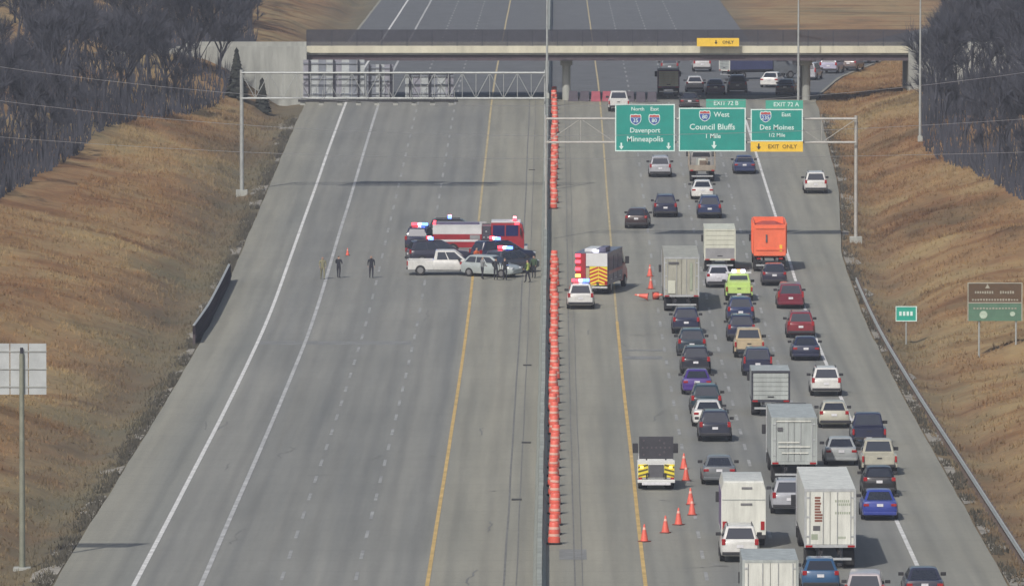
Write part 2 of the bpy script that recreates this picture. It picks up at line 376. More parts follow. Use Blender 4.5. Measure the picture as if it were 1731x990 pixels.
# ------------------------------------------------------------------ concrete median barrier, in sections
bar_prof = [(-.33, 0), (-.30, .10), (-.17, .34), (-.12, .86), (.12, .86), (.17, .34), (.30, .10), (.33, 0)]
root = empty('median_barrier', (0, 400, 0)); tag(root, 'long grey concrete median barrier dividing the two carriageways', 'barrier')
root.location.z = prof(400)
y = 380.
while y < 1250:
    y2 = y+9.0; b = MB(); b.loft([[(x, 0, z) for x, z in bar_prof], [(x, y2-y-.05, z+prof(y2)-prof(y)) for x, z in bar_prof]])
    b.build('barrier_section', CONCRETE, root, (random.uniform(-.015, .015), y-400, prof(y)-root.location.z)); y = y2

# ------------------------------------------------------------------ guardrails
def guardrail(label, pts, mrail, mpost, side, wall=0):
    y0 = pts[0][1]; r = empty('guardrail', (pts[0][0], y0, terrain(*pts[0]))); tag(r, label, 'guardrail')
    P = []
    for (xa, ya), (xb, yb) in zip(pts, pts[1:]):
        n = max(1, int((yb-ya)/2.6))
        P += [(xa+(xb-xa)*i/n, ya+(yb-ya)*i/n) for i in range(n)]
    P.append(pts[-1])
    pr = [(0, .42), (.05, .46), (.05, .52), (0, .58), (.05, .64), (.05, .70), (0, .75), (-.02, .75), (-.02, .42)]
    rings = [[(x-r.location.x+side*-u, y-y0, prof(y)-.1+h-r.location.z) for u, h in pr] for x, y in P]
    b = MB(); b.loft(rings); b.build('rail', mrail, r)
    if wall:
        b = MB(); b.loft([[(x-r.location.x+side*u, y-y0, prof(y)-r.location.z+h) for u, h in ((.02, -.4), (.20, -.4), (.20, wall), (.02, wall))] for x, y in P]); b.build('parapet', mrail, r)
        b = MB(); b.loft([[(x-r.location.x+side*u, y-y0, prof(y)-r.location.z+h) for u, h in ((.06, wall+.003), (.22, wall+.003), (.22, wall+.05), (.06, wall+.05))] for x, y in P]); b.build('coping', GALV, r)
    for x, y in P[::1]:
        b = MB(); b.box(x-.08, x+.08, y-.09, y+.09, terrain(x, y)-.3, prof(y)+.64); o = b.build('post', mpost, r, (-r.location.x+side*.11, -y0, -r.location.z))
guardrail('short dark wall-like guardrail with pale top on the left roadside', [(-24.35, 619), (-24.1, 640), (-23.95, 676)], mat('dark_weathered_parapet', (.032, .026, .034), .95, spec=.1, nscale=1.5, namt=.35), RUST_STEEL, -1, 1.25)
guardrail('long galvanised guardrail along the right roadside', [(24.75, 380), (24.6, 430), (24.2, 520), (23.75, 610), (23.6, 672)], GALV, mat('guardrail_timber', (.13, .10, .085), .9, nscale=3, namt=.3), 1)

# ------------------------------------------------------------------ overpass
yb0, yb1 = 885.0, 899.0
br = empty('overpass_bridge', (7, 892, 11.6)); tag(br, 'cream concrete road overpass crossing over all the lanes', 'bridge')
BL = (-7, -892, -11.6)
MB().box(-24, 36, yb0+.15, yb1-.15, 12.15, 12.4).build('deck', PALE_CONC, br, BL)
MB().box(-24, 36, yb0, yb0+.28, 12.32, 13.0).build('parapet', CREAM, br, BL)
MB().box(-24, 36, yb1-.28, yb1, 12.32, 13.0).build('parapet', CREAM, br, BL)
for i in range(6):
    y = yb0+.5+i*2.5
    b = MB(); b.box(-24, 36, y-.05, y+.05, 11.62, 12.15).box(-24, 36, y-.25, y+.25, 11.55, 11.62); b.build('girder', RUST_STEEL, br, BL)
for X in frange(-24, 36.1, 2.5):
    MB().box(X-.04, X+.04, yb0+.08, yb0+.16, 13.0, 14.6).build('fence_post', DARK_STEEL, br, BL)
b = MB()
for z in frange(13.04, 14.6, .09): b.box(-24, 36, yb0+.11, yb0+.13, z, z+.078)
o = b.build('fence_mesh', DARK_STEEL, br, BL); o['kind'] = 'stuff'
for X, y in ((1.9, 888), (1.9, 896), (25.9, 888), (25.9, 896)):
    b = MB(); z0 = prof(y)-.2; b.bar((X, y, z0), (X, y, 11.0), .42, .42, 14).box(X-.6, X+.6, y-.6, y+.6, 11.0, 11.55, .05); b.build('pier_column', PALE_CONC, br, BL, 40)
for X0, X1 in ((-36, -24), (36, 46)):
    s = -1 if X0 < 0 else 1; xe = X1 if s < 0 else X0
    b = MB(); b.box(min(xe, xe+s*1.2), max(xe, xe+s*1.2), yb0-.6, yb1+.6, 6.5, 12.3); b.build('abutment', PALE_CONC, br, BL)
    for ya in (yb0-.9, yb1+.6):
        b = MB(); q = [(xe, 5.0), (xe, 13.0), (xe+s*13, 13.0), (xe+s*13, 5.0)]
        b.poly(q, .35); b.build('wing_wall', PALE_CONC, br, (BL[0], BL[1]+ya, BL[2]))
# crossing road behind both ends
for X0, X1 in ((-300, -36.2), (37.2, 300)):
    b = MB(); b.box(X0, X1, yb0-.3, yb1+.3, 11.5, 12.35); o = b.build('crossing_road', M_ROAD); tag(o, None, None, kind='structure')
def arrow_down(parent, x, z, s, m, y=-.02, slant=0):
    pts = [(-.12, .5), (.12, .5), (.12, 0), (.36, 0), (0, -.5), (-.36, 0), (-.12, 0)]
    b = MB(); b.poly([(x+s*p+slant*s*q, z+s*q) for p, q in pts], .012); return b.build('arrow', m, parent, (0, y, 0))
def shield(parent, x, z, s, num, y=-.02):
    out = [(-.5, .32), (-.42, .48), (-.2, .44), (0, .5), (.2, .44), (.42, .48), (.5, .32), (.5, 0), (.4, -.25), (.2, -.42), (0, -.5), (-.2, -.42), (-.4, -.25), (-.5, 0)]
    b = MB(); b.poly([(x+s*p*1.08, z+s*q*1.08) for p, q in out], .01); sh = b.build('shield', SIGN_WHITE, parent, (0, y, 0))
    low = [(-.47, .2), (.47, .2), (.47, 0), (.37, -.24), (.18, -.39), (0, -.46), (-.18, -.39), (-.37, -.24), (-.47, 0)]
    b = MB(); b.poly([(x+s*p, z+s*q) for p, q in low], .01); b.build('shield_field', SH_BLUE, sh, (0, -.012, 0))
    top = [(-.47, .24), (.47, .24), (.46, .32), (.4, .44), (.2, .4), (0, .46), (-.2, .4), (-.4, .44), (-.46, .32)]
    b = MB(); b.poly([(x+s*p, z+s*q) for p, q in top], .01); b.build('shield_crown', SH_RED, sh, (0, -.012, 0))
    text(num, s*.52, SIGN_WHITE, sh, (x, -.03, z-s*.1), 'number')
def sign_panel(name, label, x0, x1, z0, z1, y, m=SIGN_GREEN, cat='road sign', border=.09):
    r = empty(name, ((x0+x1)/2, y, z0)); tag(r, label, cat)
    wd, h = (x1-x0), z1-z0
    MB().box(-wd/2, wd/2, 0, .06, 0, h).build('panel', m, r)
    for (a, b_, c, d) in ((-wd/2, wd/2, 0, border), (-wd/2, wd/2, h-border, h), (-wd/2, -wd/2+border, border, h-border), (wd/2-border, wd/2, border, h-border)):
        MB().box(a, b_, -.014, -.002, c, d).build('border', SIGN_WHITE, r)
    for k in (-.3, .3):
        MB().box(k*wd-.06, k*wd+.06, .062, .2, -.1, h+.05).build('mounting_beam', GALV, r)
    return r, wd, h
# yellow-footed sign hung on the overpass
r = empty('bridge_sign', (17.0, yb0-.75, 13.85)); tag(r, 'yellow sign panel hung on the overpass parapet', 'road sign'); wd = 4.2
MB().box(-wd/2, wd/2, 0, .06, -.85, -.02).build('yellow_panel', SIGN_YEL, r)
arrow_down(r, -.2, -.43, .42, BLACK); text('ONLY', .42, BLACK, r, (1.0, -.02, -.44))
for k in (-1.5, 1.5): MB().box(k-.06, k+.06, .07, .7, -.8, -.65).build('bracket', GALV, r)

# ------------------------------------------------------------------ sign gantries
def gantry(label, y, xa, xb, z0, z1, base_b, r_post, m, ntruss, depth=.9):
    g0 = terrain(xa, y); r = empty('sign_gantry', (xa, y, g0)); tag(r, label, 'gantry')
    O = (-xa, -y, -g0)
    def P(b, n): return b.build(n, m, r, O, 40)
    P(MB().bar((xa, y, g0-.3), (xa, y, z1+.25), r_post, r_post*.9, 12), 'post'); MB().box(xa-.5, xa+.5, y-.5, y+.5, g0-.4, g0+.55, .04).build('footing', PALE_CONC, r, O)
    P(MB().bar((xb, y, base_b), (xb, y, z1+.25), r_post*.55, r_post*.5, 12), 'post')
    for z in (z0, z1):
        for dy in (-depth/2, depth/2): P(MB().bar((xa, y+dy, z), (xb, y+dy, z), .075, .075, 8), 'chord')
    n = ntruss
    for i in range(n):
        a, b_ = xa+(xb-xa)*i/n, xa+(xb-xa)*(i+1)/n
        za, zb = (z0, z1) if i % 2 else (z1, z0)
        P(MB().bar((a, y-depth/2, za), (b_, y-depth/2, zb), .03, .03, 5), 'brace'); P(MB().bar((a, y-depth/2, z0), (a, y-depth/2, z1), .03, .03, 5), 'brace')
        P(MB().bar((a, y-depth/2, z1), (b_, y+depth/2, z1), .03, .03, 5), 'brace')
    return r
yR = 714.0; zR = prof(yR)
gantry('overhead gantry carrying the three green signs over the right lanes', yR, 25.0, .05, zR+7.85, zR+9.75, zR+.86, .15, mat('gantry_steel', (.42, .41, .38), .55, .2, nscale=2, namt=.2), 9)
r, wd, h = sign_panel('overhead_sign', 'leftmost green overhead sign with two shields and two corner arrows', 5.6, 10.4, zR+7.15, zR+10.95, yR-.8)
text('North    East', .42, SIGN_WHITE, r, (0, -.02, 3.4)); shield(r, -.75, 2.55, .85, '35'); shield(r, .75, 2.55, .85, '80')
text('Davenport', .56, SIGN_WHITE, r, (0, -.02, 1.68)); text('Minneapolis', .62, SIGN_WHITE, r, (0, -.02, .98))
arrow_down(r, -1.9, .42, .55, SIGN_WHITE); arrow_down(r, 1.9, .42, .55, SIGN_WHITE)
r, wd, h = sign_panel('overhead_sign', 'middle green overhead sign reading Council Bluffs under an exit tab', 10.72, 16.1, zR+7.15, zR+10.65, yR-.8)
shield(r, -.6, 2.85, .85, '80'); text('West', .56, SIGN_WHITE, r, (.75, -.02, 2.95)); text('Council Bluffs', .66, SIGN_WHITE, r, (0, -.02, 1.95)); text('1 Mile', .52, SIGN_WHITE, r, (.05, -.02, 1.22))
arrow_down(r, .15, .5, .62, SIGN_WHITE)
TABG = mat('sign_tab_green', (.06, .36, .27), .5, nscale=1.2, namt=.12)
MB().box(-.5, 2.69, 0, .06, 3.52, 4.2).build('exit_tab', TABG, r); text('EXIT 72 B', .48, SIGN_WHITE, r, (1.1, -.02, 3.86))
r, wd, h = sign_panel('overhead_sign', 'rightmost green overhead sign reading Des Moines with yellow strip below', 16.5, 20.7, zR+7.95, zR+10.55, yR-.8)
shield(r, -.9, 1.98, .85, '235'); text('East', .46, SIGN_WHITE, r, (.75, -.02, 2.15)); text('Des Moines', .58, SIGN_WHITE, r, (0, -.02, 1.12)); text('1/2 Mile', .42, SIGN_WHITE, r, (0, -.02, .5))
MB().box(-.9, 2.1, 0, .06, 2.62, 3.3).build('exit_tab', TABG, r); text('EXIT 72 A', .48, SIGN_WHITE, r, (.75, -.02, 2.96))
MB().box(-2.1, 2.1, 0, .06, -.82, -.01).build('yellow_panel', SIGN_YEL, r)
arrow_down(r, -1.45, -.42, .5, BLACK); text('EXIT  ONLY', .44, mat('dark_amber_print', (.16, .10, .01), .6, nscale=3, namt=.1), r, (.45, -.02, -.42))
yL = 766.0; zL = prof(yL)
gl = gantry('tall overhead truss gantry spanning the left carriageway', yL, -26.3, -.1, zL+8.0, zL+10.2, zL+.86, .18, GALV, 22)
O = (-gl.location.x, -yL, -gl.location.z)
for k, X in enumerate(frange(-21, -8, 1.6)):
    MB().box(X-.22, X+.22, yL-1.0, yL-.2, zL+7.42, zL+7.68).build('sign_lamp', PALE_CONC, gl, O)
MB().box(-21.4, -7.6, yL-1.1, yL-.5, zL+7.72, zL+7.9).build('catwalk', BLACKP, gl, O)
for X in frange(-21.2, -7.7, 1.9): MB().bar((X, yL-.85, zL+7.9), (X, yL-.85, zL+8.7), .025, .025, 5).build('catwalk_post', GALV, gl, O)
for lab, x0, x1, z0, z1 in (('blank grey sign at the left on the truss gantry, the tallest seen from behind', -21.0, -15.7, zL+8.05, zL+11.3), ('narrow blank grey sign seen from behind in the middle of the truss gantry', -15.5, -13.2, zL+8.1, zL+10.9), ('wide low blank grey sign seen from behind at the right of the truss gantry', -12.2, -8.0, zL+8.1, zL+10.2)):
    r = empty('overhead_sign', ((x0+x1)/2, yL+.62, z0)); tag(r, lab, 'road sign'); wd, h = x1-x0, z1-z0
    n = int(wd/.62)
    for i in range(n): MB().box(-wd/2+wd*i/n+.01, -wd/2+wd*(i+1)/n-.01, 0, .05, 0, h).build('panel', (SIGN_BACK, SIGN_BACK2, SIGN_BACK, SIGN_BACK3)[(i*7+int(x0)) % 4], r)
    for z in (.3, h/2, h-.3): MB().box(-wd/2, wd/2, -.1, -.01, z-.06, z+.06).build('stiffener', SIGN_BACK2, r)
    for i in range(3): MB().box(-wd*.4+i*wd*.4-.08, -wd*.4+i*wd*.4+.08, -.22, -.11, -.05, h).build('mounting_beam', DARK_STEEL, r)

# ------------------------------------------------------------------ roadside signs and poles
def round_post(b, x, y, z1, r=.1): return b.bar((x, y, terrain(x, y)-.3), (x, y, z1), r, r*.9, 8)
r = empty('roadside_sign', (30.55, 600, terrain(30.55, 600))); tag(r, 'brown and green guide sign on two posts on the right bank', 'road sign'); O = (-30.55, -600, -r.location.z)
zt, zm, zb = 5.72, 4.35, 3.12
MB().box(28.7, 32.42, 599.9, 599.96, zm+.02, zt).build('brown_panel', SIGN_BROWN, r, O); MB().box(28.7, 32.42, 599.9, 599.96, zb, zm).build('green_panel', SIGN_FGREEN, r, O)
FADED = mat('faded_sign_print', (.34, .33, .27), .6, nscale=3, namt=.2)
for a, b_, c, d in ((28.7, 32.42, zt-.07, zt), (28.7, 28.77, zb, zt-.07), (32.35, 32.42, zb, zt-.07), (28.77, 32.35, zm-.04, zm+.04)): MB().box(a, b_, 599.88, 599.898, c, d).build('border', FADED, r, O)
MB().poly([(-.16, -.14), (.16, -.14), (0, .16)], .01).build('symbol', FADED, r, (-.5, -.13, zt-.25-r.location.z))
# the lettering is too faded to read: rows of worn strokes
for z, x0, x1, n, hh in ((zt-.66, 29.2, 30.5, 8, .2), (zt-.66, 30.9, 31.9, 6, .22), (zm+.2, 29.0, 32.2, 17, .15), (zb+.85, 29.1, 32.1, 14, .12)):
    for i in range(n):
        xa = x0+(x1-x0)*i/n; MB().box(xa, xa+(x1-x0)/n*.62, 599.88, 599.897, z-hh/2*random.uniform(.7, 1), z+hh/2*random.uniform(.6, 1.1)).build('worn_letter', FADED, r, O)
PALEG = mat('pale_green_print', (.42, .52, .42), .6, nscale=3, namt=.2)
b = MB(); b.poly([(.27*math.cos(a*math.pi/6), .27*math.sin(a*math.pi/6)) for a in range(12)], .012); b.build('symbol', PALEG, r, (29.78-30.55, -.12, zb+.42-r.location.z))
b = MB(); b.poly([(.18*math.cos(a*math.pi/6), .16*math.sin(a*math.pi/6)) for a in range(12)], .012); b.build('symbol', PALEG, r, (31.75-30.55, -.12, zb+.48-r.location.z))
for X in (29.5, 32.0): round_post(MB(), X, 600.05, zt-.1, .07).build('post', GALV, r, O)
r = empty('exit_marker_sign', (25.55, 625, terrain(25.55, 625))); tag(r, 'small bright green sign beside the right guardrail', 'road sign'); O = (-25.55, -625, -r.location.z)
SG = mat('bright_sign_green', (.02, .34, .25), .5, nscale=2, namt=.1)
MB().box(24.8, 26.3, 624.9, 624.95, 1.55, 2.62).build('panel', SG, r, O)
for a, b_, c, d in ((24.8, 26.3, 1.55, 1.61), (24.8, 26.3, 2.56, 2.62), (26.22, 26.3, 1.61, 2.56), (24.8, 24.85, 1.61, 2.56)): MB().box(a, b_, 624.88, 624.897, c, d).build('border', SIGN_WHITE, r, O)
for i in range(4): MB().box(25.05+i*.26, 25.22+i*.26, 624.88, 624.897, 1.95, 2.25).build('worn_letter', SIGN_WHITE, r, O)
round_post(MB(), 25.55, 625, 2.5, .06).build('post', GALV, r, O)
# back of a tall sign at the left edge of the view
X, Y = -26.4, 451.0; z0 = terrain(X, Y); r = empty('tall_sign', (X, Y, z0)); tag(r, 'pale grey sign back on a tall post at the left edge', 'sign back'); O = (-X, -Y, -z0)
BACKPALE = mat('sign_back_pale', (.46, .49, .50), .5, .2, nscale=.8, namt=.2)
for i in range(5):
    xa = -29.8+i*.94; MB().box(xa, xa+.89, Y+.1, Y+.15, 8.5, 11.1).build('panel', BACKPALE, r, O)
for z in (8.9, 9.8, 10.7): MB().box(-29.8, -25.12, Y+.06, Y+.09, z-.03, z+.03).build('stiffener', GALV, r, O)
MB().bar((X, Y, z0-.3), (X, Y, 10.6), .16, .12, 10).build('post', mat('olive_steel', (.24, .25, .20), .6, .2, nscale=2, namt=.2), r, O, 40)
MB().bar((X, Y-.02, 8.5), (X, Y-.02, 10.9), .10, .08, 8).build('upper_post', DARK_STEEL, r, O, 40)
MB().box(X-.45, X+.45, Y-.45, Y+.45, z0-.3, z0+.15, .03).build('footing', PALE_CONC, r, O)
def light_pole(label, X, Y, h, twin):
    z0 = prof(Y)+.86 if twin else terrain(X, Y); r = empty('light_pole', (X, Y, z0)); tag(r, label, 'light pole')
    MB().bar((0, 0, -.2), (0, 0, h), .14, .07, 10).build('pole', GALV, r, (0, 0, 0), 40)
    for s in ((-1, 1) if twin else (-1,)):
        MB().bar((0, 0, h-.1), (s*2.2, 0, h+.35), .05, .04, 6).build('arm', GALV, r); MB().box(s*2.2-.35, s*2.2+.35, -.15, .15, h+.26, h+.4, .04).build('lamp_head', GALV, r)
    MB().box(-.22, .22, -.22, .22, -.02, .5, .03).build('base', PALE_CONC, r)
light_pole('slim twin-arm light pole on the median by the overpass', -.02, 876.5, 12.5, True)
light_pole('slim light pole right of the lanes in front of the overpass', 24.9, 880, 12.0, False)
light_pole('pale light pole at the edge of the right woods', 33.9, 805, 13.0, False)
# overhead wires strung across the highway
for k, (zl, zc, zr, lab) in enumerate(((17.0, 14.3, 17.3, 'highest pale overhead wire strung across the highway'), (14.4, 12.0, 13.5, 'middle pale overhead wire strung across the highway'), (11.7, 10.2, 10.8, 'lowest pale overhead wire strung across the highway'))):
    Yw = 690.0; pts = []
    for i in range(41):
        X = -100+i*5; s = abs(X)/40.0; zz = zc+((zl if X < 0 else zr)-zc)*s*s; pts.append((X, Yw, zz))
    b = MB()
    b.loft([[(p[0], p[1]+.022*math.cos(a), p[2]+.022*math.sin(a)) for a in (0.5, 2.6, 4.7)] for p in pts]); o = b.build('overhead_wire', mat('pale_wire', (.42, .43, .46), .5, .2, nscale=1, namt=.1)); tag(o, lab, 'wire')

# grass gore between the main lanes and the exit ramp beyond the overpass
strip('grass_gore', lambda y: 24.0, lambda y: max(24.05, ER(y)-9.5), 1000, 1300, M_GRASS, None, .05, 10, 'structure')
# ------------------------------------------------------------------ woods (bare late-winter trees), conifers, grass tufts
def bare_tree(seed, H):
    rnd = random.Random(seed); V = []; F = []; T = []
    def tube(a, b, r0, r1, n=3):
        a, b = Vector(a), Vector(b); d = (b-a).normalized(); u = d.cross(Vector((.31, .2, .93))).normalized(); v = d.cross(u); k = len(V)
        for p, r in ((a, r0), (b, r1)):
            for i in range(n): V.append(tuple(p+r*(math.cos(2.0944*i)*u+math.sin(2.0944*i)*v)))
        for i in range(n): F.append((k+i, k+(i+1) % n, k+n+(i+1) % n, k+n+i)); T.append(0)
    def grow(p, d, L, r, lev):
        q = p+d*L; tube(p, q, r, r*.62)
        if lev <= 0 or r < .02:
            for _ in range(13):
                dd = (d+Vector((rnd.uniform(-1, 1), rnd.uniform(-1, 1), rnd.uniform(-.5, .9)))*.9).normalized(); s = q-d*L*rnd.random()*.9; e = s+dd*rnd.uniform(.7, 1.7)
                wv = dd.cross(Vector((rnd.uniform(-1, 1), rnd.uniform(-1, 1), rnd.uniform(-1, 1)))).normalized()*rnd.uniform(.016, .04); k = len(V)
                V.extend([tuple(s-wv), tuple(s+wv), tuple(e)]); F.append((k, k+1, k+2)); T.append(1)
            return
        for _ in range(rnd.choice((2, 3, 3))):
            dd = (d*.9+Vector((rnd.uniform(-1, 1), rnd.uniform(-1, 1), rnd.uniform(-.15, .75)))*.75).normalized(); grow(p+d*L*rnd.uniform(.55, 1), dd, L*rnd.uniform(.6, .85), r*.58, lev-1)
    p = Vector((0, 0, -.4)); L0 = H*.30
    grow(p, Vector((rnd.uniform(-.08, .08), rnd.uniform(-.08, .08), 1)).normalized(), L0, H*.016, 4)
    return V, F, T
protos = [bare_tree(s, 12) for s in (3, 5, 8, 11, 17)]
def wood(name, label, pts):
    V = []; F = []; T = []
    for (x, y, sc) in pts:
        pv, pf, pt = random.choice(protos); a = random.uniform(0, 6.28); c, s = math.cos(a)*sc*.9, math.sin(a)*sc*.9; z = terrain(x, y); k = len(V); hz = sc*random.uniform(.9, 1.15)
        V.extend([(x+c*p[0]-s*p[1], y+s*p[0]+c*p[1], z+p[2]*hz) for p in pv]); F.extend([tuple(i+k for i in f) for f in pf]); T.extend(pt)
    me = bpy.data.meshes.new(name); me.from_pydata(V, [], F); me.materials.append(BARK); me.materials.append(TWIG); me.polygons.foreach_set('material_index', T)
    o = link(name, me); tag(o, label, 'woods', kind='stuff'); return o
LF = [(640, -52), (690, -45), (760, -42), (800, -40.5), (850, -34), (878, -31.5), (912, -33), (1000, -34), (1400, -40)]
RF = [(640, 47), (690, 41.5), (720, 39.5), (800, 35), (900, 39), (1000, 46), (1100, 62), (1400, 100)]
def pick(front, s, n, y0, y1, deep):
    out = []
    while len(out) < n:
        y = random.uniform(y0, y1); t = random.random()**1.5*deep; x = lerp_tab(front, y)+s*t
        if 879 < y < 908 and abs(x) > 30: continue
        sc = random.uniform(.7, 1.25)
        if t < 2: sc *= random.uniform(.45, .9)
        out.append((x, y, sc))
    return out
wood('woods', 'dark leafless woods on top of the left bank', pick(LF, -1, 330, 660, 1080, 34))
wood('woods', 'dark leafless woods on the right bank behind the tan grass', pick(RF, 1, 300, 660, 1080, 34))
wood('woods', 'far leafless woods closing the view beyond the overpass', pick(LF, -1, 110, 1080, 1450, 60)+pick(RF, 1, 110, 1080, 1450, 50)+[(random.uniform(-110, 110), random.uniform(1450, 1520), random.uniform(.9, 1.5)) for _ in range(90)])
# brush floor: dense twiggy undergrowth that darkens the feet of the woods
V = []; F = []
for front, s in ((LF, -1), (RF, 1)):
    for _ in range(11000):
        y = random.uniform(660, 1000); x = lerp_tab(front, y)+s*random.random()**1.4*22-s*1.0
        if 878 < y < 909: continue
        z = terrain(x, y)-.1; hh = random.uniform(.6, 2.6); a = random.uniform(0, 6.28); l = random.uniform(.2, .7); wv = random.uniform(.04, .1); k = len(V)
        V += [(x-wv, y, z), (x+wv, y, z), (x+l*math.cos(a), y+l*math.sin(a), z+hh)]; F.append((k, k+1, k+2))
me = bpy.data.meshes.new('undergrowth'); me.from_pydata(V, [], F); me.materials.append(TWIG); o = link('undergrowth', me); tag(o, 'dark twiggy undergrowth along the edge of the woods', 'undergrowth', kind='stuff')
def conifer(label, X, Y, H):
    z0 = terrain(X, Y); r = empty('conifer_tree', (X, Y, z0)); tag(r, label, 'conifer'); rnd = random.Random(H*100)
    MB().bar((0, 0, -.2), (0, 0, H*.95), .14, .03, 7).build('trunk', BARK, r); V = []; F = []
    for i in range(1500):
        t = rnd.random()**1.3; z = H*(.04+.96*t); rad = H*.30*(1-t)+.05; a = rnd.uniform(0, 6.28); q = rad*rnd.uniform(.25, 1.1); c, s = math.cos(a), math.sin(a); k = len(V); wv = rnd.uniform(.08, .2)
        wv *= 1.3; V += [(c*q-s*wv, s*q+c*wv, z-.25*q), (c*q+s*wv, s*q-c*wv, z-.25*q), (c*q*.2, s*q*.2, z+.3)]; F.append((k, k+1, k+2))
    me = bpy.data.meshes.new('crown'); me.from_pydata(V, [], F); me.materials.append(PINE); link('crown', me, r)
conifer('small dark pointed conifer above the left end of the gantry', -30.4, 868, 4.6)
conifer('lower dark conifer between the pointed conifer and the overpass', -27.9, 868, 3.0)
V = []; F = []
for _ in range(9000):                    # dark weeds rooted in the broken edge of the pavement
    s = -1 if random.random() < .6 else 1; y = 395+random.random()**.9*470; e = EL if s < 0 else ER(y)
    if noise.noise((s*9., y*.12, 4)) < -.12: continue
    x = e+s*(.18+abs(random.gauss(0, .45))); z = max(terrain(x, y), prof(y)-.3)-.03
    for _k in range(3):
        hh = random.uniform(.08, .38); k = len(V); a = random.uniform(0, 6.28); wv = random.uniform(.02, .06); q = x+random.uniform(-.12, .12)
        V += [(q-wv, y, z), (q+wv, y, z), (q+.15*math.cos(a), y+.15*math.sin(a), z+hh)]; F.append((k, k+1, k+2))
me = bpy.data.meshes.new('verge_weeds'); me.from_pydata(V, [], F); me.materials.append(mat('dark_dead_weeds', (.075, .070, .055), .95, nscale=.6, namt=.5)); o = link('verge_weeds', me); tag(o, 'dark dead weeds along the pavement edges', 'weeds', kind='stuff')
V = []; F = []
for _ in range(46000):
    s = random.choice((-1, 1)); y = 395+random.random()**.8*(470 if s < 0 else 600)
    t = .5+random.random()**1.2*(24 if y < 700 else 14); x = (EL-t) if s < 0 else ER(y)+t
    if noise.noise((x*.25, y*.1, 7)) < -.15 and random.random() < .75: continue
    z = terrain(x, y)-.03
    for _k in range(3):
        hh = random.uniform(.10, .42); k = len(V); a = random.uniform(0, 6.28); wv = random.uniform(.018, .05); q = x+random.uniform(-.15, .15); y_ = y+random.uniform(-.15, .15)
        V += [(q-wv, y_, z), (q+wv, y_, z), (q+.16*math.cos(a), y_+.16*math.sin(a), z+hh)]; F.append((k, k+1, k+2))
me = bpy.data.meshes.new('grass_tufts'); me.from_pydata(V, [], F); me.materials.append(M_GRASS); o = link('grass_tufts', me); tag(o, 'tufts of dead tan grass over both roadside banks', 'grass', kind='stuff')

# ------------------------------------------------------------------ vehicles: specs are lists of (name, mesh, material, location, sub-parts); 'PAINT' is replaced per vehicle
_wm = {}
def wheel_meshes(r, wd):
    k = (r, wd)
    if k not in _wm:
        n = 18; b = MB()
        def ring(x, q): return [(x, q*math.cos(2*math.pi*i/n), q*math.sin(2*math.pi*i/n)) for i in range(n)]
        b.loft([ring(-wd/2, r*.62), ring(-wd/2, r*.93), ring(-wd/2+.03, r), ring(wd/2-.03, r), ring(wd/2, r*.93), ring(wd/2, r*.62)]); t = b.mesh('tyre', 35)
        b = MB(); b.loft([ring(-wd/2-.012, r*.6), ring(-wd/2-.012, r*.52), ring(-wd/2+.02, r*.2), ring(-wd/2-.005, r*.12)]); b.loft([ring(wd/2+.012, r*.6), ring(wd/2+.012, r*.52), ring(wd/2-.02, r*.2), ring(wd/2+.005, r*.12)]); m = b.mesh('rim', 35)
        _wm[k] = (t, m)
    return _wm[k]
def wheels(sp, hw, ysl, r, wd=.22, name='wheel'):
    t, m = wheel_meshes(r, wd)
    for y in ysl:
        for s in (-1, 1): sp.append((name, t, RUBBER, (s*(hw-wd/2), y, r), [('rim', m, RIM, (0, 0, 0), [])]))
def P(sp, name, b, m, sub=None, smooth=None, loc=(0, 0, 0)):
    sp.append((name, b.mesh(name, smooth), m, loc, sub if sub is not None else [])); return sp
def body_loft(st):
    rings = []
    for y, hw, zb, zt in st:
        h = zt-zb
        half = [(hw*.80, zb), (hw*.95, zb+.05), (hw, zb+h*.30), (hw, zb+h*.62), (hw*.965, zt-h*.14), (hw*.90, zt-.015), (hw*.5, zt+.012)]
        rings.append([(x, y, z) for x, z in half]+[(-x, y, z) for x, z in half[::-1]])
    return MB().loft(rings)
